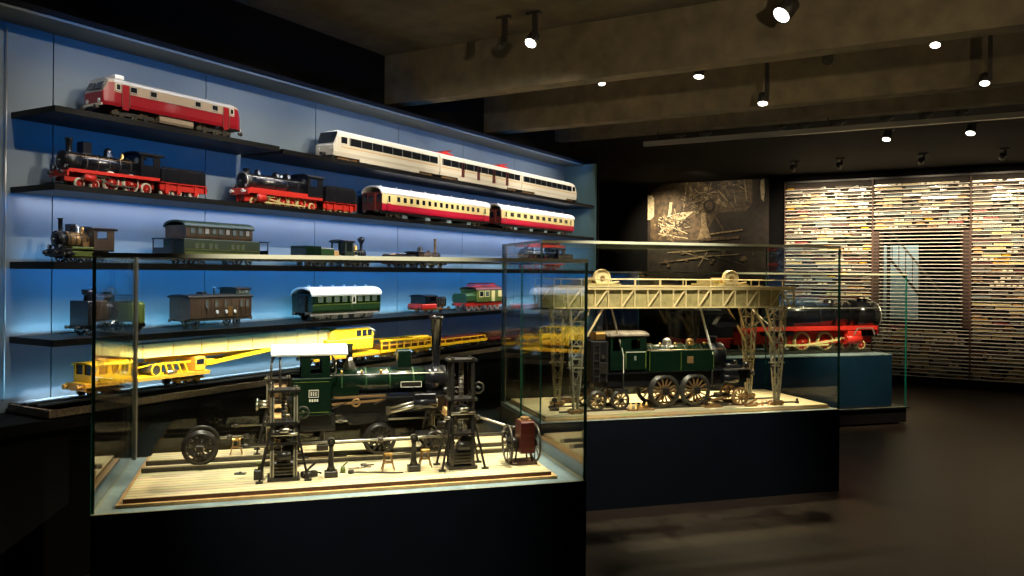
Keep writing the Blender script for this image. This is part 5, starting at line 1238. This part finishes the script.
# ================================================================== CEILING LAMPS
def lamp(x, y, z, aim, label, lit=True, k=1.0, name='track_spotlight', grp='ceiling track spotlights', zc=3.47):
    t = thing(name, label, 'ceiling lamp', (x, y, z), 0, grp)
    d = (Vector(aim) - Vector((x, y, z))).normalized(); r = .05*k
    b = MB(); b.box('lamp_grey', .02, .05, -.018, .018, .02, zc-z-.02); b.box('lamp_grey', -.03, .08, -.018, .018, zc-z-.02, zc-z); b.done('bracket', t)
    b = MB(); bk = -d*.12*k; b.lathe('lamp_grey', tuple(bk), tuple(d*.005), [(0, r*.55), (.08, r*.9), (1, r*1.08), (1, r*.98), (.94, r*.96)], 20)
    b.bar('lamp_grey', (.02, 0, .03), tuple(bk*.5), .016); b.done('lamp_head', t)
    b = MB(); b.cyl('lamp_glow' if lit else 'dark_steel', tuple(-d*.012), tuple(d*.001), r*.94, n=24); b.done('lens', t)
    return t, d
def spot(name, p, aim, power, size, col=(1, .82, .56), blend=.75, soft=.04):
    l = bpy.data.lights.new(name, 'SPOT'); l.energy = power; l.spot_size = math.radians(size); l.spot_blend = blend; l.color = col; l.shadow_soft_size = soft
    o = bpy.data.objects.new(name, l); COL.objects.link(o); o.location = p; o.rotation_euler = (Vector(aim)-Vector(p)).to_track_quat('-Z', 'Y').to_euler(); return o
WARM = (1, .80, .52); NEU = (1, .90, .74)
SP = [((-1.135, 5.28, 3.25), (-2.6, 3.2, .7), 'large lit spotlight nearest the camera, on the first bay of the ceiling', 1.15, 560, 36),
      ((-2.83, 5.06, 3.25), (-2.9, 3.0, .7), 'lit round spotlight hanging in front of the nearest full beam', .85, 560, 40),
      ((-2.89, 6.44, 3.25), (-2.3, 5.7, .7), 'small lit spotlight peeping under the edge of the nearest full beam', .6, 600, 48),
      ((-2.08, 6.59, 3.25), (-2.1, 5.9, .7), 'lit spotlight between the two beams, above the photo mural', .85, 760, 48),
      ((-1.63, 6.90, 3.04), (-1.5, 6.0, .7), 'lit spotlight hanging right at the edge of the second beam', .8, 620, 48),
      ((-.33, 6.49, 3.25), (-.45, 4.6, 0), 'lit spotlight with a warm halo above the wall of tiny trains', .7, 22, 60),
      ((-.026, 7.0, 3.05), (-.1, 5.4, 0), 'small lit spotlight on the second beam, farthest towards the corner', .7, 40, 56),
      ((-.955, 9.64, 3.09), (-1.25, 8.6, .9), 'lit spotlight below the hanging rail, in front of the left rack bays', .85, 60, 50),
      ((-.16, 9.63, 3.09), (-.6, 8.2, .3), 'lit spotlight below the hanging rail, in front of the right rack bay', .9, 40, 50)]
for p, aim, lab, k, pw, sz in SP:
    t, d = lamp(*p, aim, lab, True, k, zc=3.2 if p[1] > 9 else 3.47); spot('spot_beam', tuple(Vector(p)+d*.02), aim, pw, sz, WARM)
lamp(-1.06, 6.53, 3.25, (-1.0, 5.6, 2.6), 'unlit spotlight seen from its dark side between the two beams', False, .8)
lamp(-3.07, 5.04, 3.25, (-3.2, 4.2, 2.6), 'tiny unlit spotlight with a bright rim left of the round lit one', False, .4)
t = thing('hanging_rail', 'long grey rail hanging across the room in front of the back wall', 'lighting rail', (0, 8.66, 3.05)); b = MB(); b.box('post_grey', -3.36, 4.05, -.03, .03, 0, .05); b.done('bar', t)
for x in (-3.2, -1.4, .4, 2.2, 3.9):
    b = MB(); b.cyl('iron', (x, 0, .05), (x, 0, .15), .008, n=8); b.done('hanger', t)
for i, x in enumerate((-3.05, -2.75, -1.95, -1.7, -1.35, -.9, -.55, -.25)):
    lamp(x, 8.93, 3.14, (x+.1, 10.5, 2.2), 'dark unlit spotlight in the row above the hanging rail', False, .7, grp='dark spotlights above the hanging rail', zc=3.2)

# spotlights of the same track that hang out of the frame
for p, aim, pw, sz in [((-1.9, 1.9, 3.35), (-2.7, 3.1, .7), 600, 40), ((-3.4, 2.6, 3.35), (-2.9, 3.0, .7), 300, 44), ((-2.0, 3.9, 3.35), (-2.5, 3.5, .7), 560, 40), ((-1.4, 4.3, 3.35), (-2.0, 5.5, .8), 640, 44)]:
    spot('spot_beam', p, aim, pw, sz, NEU)
for y, pw in ((2.2, 95), (3.1, 140), (3.9, 160), (5.0, 190), (6.3, 230), (7.6, 260)):
    spot('wall_washer', (-1.6, y, 3.36), (-4.2, y+.2, 2.05), pw, 48, NEU, .7, .03)
for i, x in enumerate((-2.35, -1.75, -.75, .15, .9)):  # added row of lamps, put in to light the rack
    t, d = lamp(x, 11.75, 3.08, (x, 13.44, 2.15), 'added dark-backed spotlight close to the train wall, lighting its upper rows', True, .7, grp='added spotlights close to the train wall', zc=3.2)
    spot('spot_beam', (x, 11.75+.03, 3.06), (x, 13.44, 2.15), (270, 250, 200, 220, 200)[i], 72, (1, .80, .53), .9, .03)
spot('mural_spot', (-4.9, 12.2, 3.12), (-4.85, 13.6, 2.25), 300, 62, (1, .78, .48), 1.0)
spot('mural_spot', (-3.9, 11.9, 3.12), (-4.0, 13.6, 2.6), 60, 70, (1, .80, .52), 1.0)  # added dim spot that brightens the mural's right half
spot('case_spot', (-1.6, 8.0, 3.2), (-2.2, 9.2, .95), 420, 50, WARM)
spot('case_spot', (-.3, 8.3, 3.2), (-1.2, 9.9, .95), 700, 46, WARM)
spot('panel_spot', (-1.2, 13.9, 2.85), (-1.2, 14.3, 1.5), 60, 80, (.85, 1, .95))

# ------------------------------------------------------------------ light strips of the shelf cabinet
def strip(p, ly, lx, aim, power, col, spread=180):
    l = bpy.data.lights.new('cabinet_strip', 'AREA'); l.shape = 'RECTANGLE'; l.size = lx; l.size_y = ly; l.energy = power; l.color = col; l.spread = math.radians(spread)
    o = bpy.data.objects.new('cabinet_strip', l); COL.objects.link(o); o.location = p
    d = Vector(aim).normalized(); z = -d; y = Vector((0, 1, 0)); x = y.cross(z).normalized(); y = z.cross(x)
    o.rotation_euler = Matrix((x, y, z)).transposed().to_euler(); return o
BLUE = (.02, .30, 1.0)
ym, ln = 5.5, 6.3
for zu, pb, pw in ((2.87, 4.0, 6), (2.37, 3.8, 7), (1.99, 9.5, 4), (1.59, 13, 13), (1.205, 2.2, 8)):
    strip((-4.03, ym, zu), ln, .03, (-1, 0, -.12), pb, BLUE)
    strip((-4.05, ym, zu), ln, .03, (-.28, 0, -1), pw, (1, .93, .82), 110)
strip((-4.33, ym, 1.995), ln, .05, (-.2, 0, -1), 8, (1, .92, .96), 150)
strip((-4.34, ym, S[4]+.014), ln, .05, (-.15, 0, 1), 11, (.25, .68, 1.0)); strip((-4.34, ym, S[3]+.014), ln, .05, (-.15, 0, 1), 5.0, (.10, .5, 1.0)); strip((-4.34, 3.4, S[5]+.012), 2.5, .05, (-.15, 0, 1), 1.5, (.25, .65, 1.0)); strip((-4.36, 4.2, 1.0), 3.6, .02, (0, 0, -1), 6, (.75, .88, 1.0), 100)
strip((-4.05, 3.9, 1.20), 2.4, .03, (-.2, 0, -1), 14, (1, .93, .80), 110)
# added fill spots without fixtures, thrown up to brighten the ceiling
for p, aim, pw in (((1.6, 1.6, 2.5), (-1.6, 5.0, 3.47), 190), ((3.2, 4.6, 2.5), (.8, 6.4, 3.4), 60)):
    spot('ceiling_fill', p, aim, pw, 74, (1, .80, .50), 1.0, .05)

w = bpy.data.worlds.new('world'); SC.world = w; w.use_nodes = True
w.node_tree.nodes['Background'].inputs['Color'].default_value = (1, .85, .6, 1); w.node_tree.nodes['Background'].inputs['Strength'].default_value = .01

# ------------------------------------------------------------------ camera
cam = bpy.data.cameras.new('camera'); co = bpy.data.objects.new('camera', cam); COL.objects.link(co); SC.camera = co
cam.sensor_width = 36; cam.lens = FPX/1024*36; cam.shift_y = -14.5/1024; cam.clip_start = .05; cam.clip_end = 60
co.matrix_world = Matrix.Translation((0, 0, EYE)) @ Euler((PI/2, 0, PSI)).to_matrix().to_4x4() @ Matrix.Rotation(ROLL, 4, 'Z')

SC.view_settings.view_transform = 'Standard'; SC.view_settings.look = 'None'; SC.view_settings.gamma = 1; SC.view_settings.use_curve_mapping = False
SC.view_settings.exposure = 0.0
SC.cycles.transparent_max_bounces = 40; SC.cycles.max_bounces = 6; SC.cycles.glossy_bounces = 4; SC.cycles.diffuse_bounces = 3
SC.cycles.use_denoising = True; SC.cycles.sample_clamp_indirect = 4; SC.cycles.caustics_reflective = False; SC.cycles.caustics_refractive = False
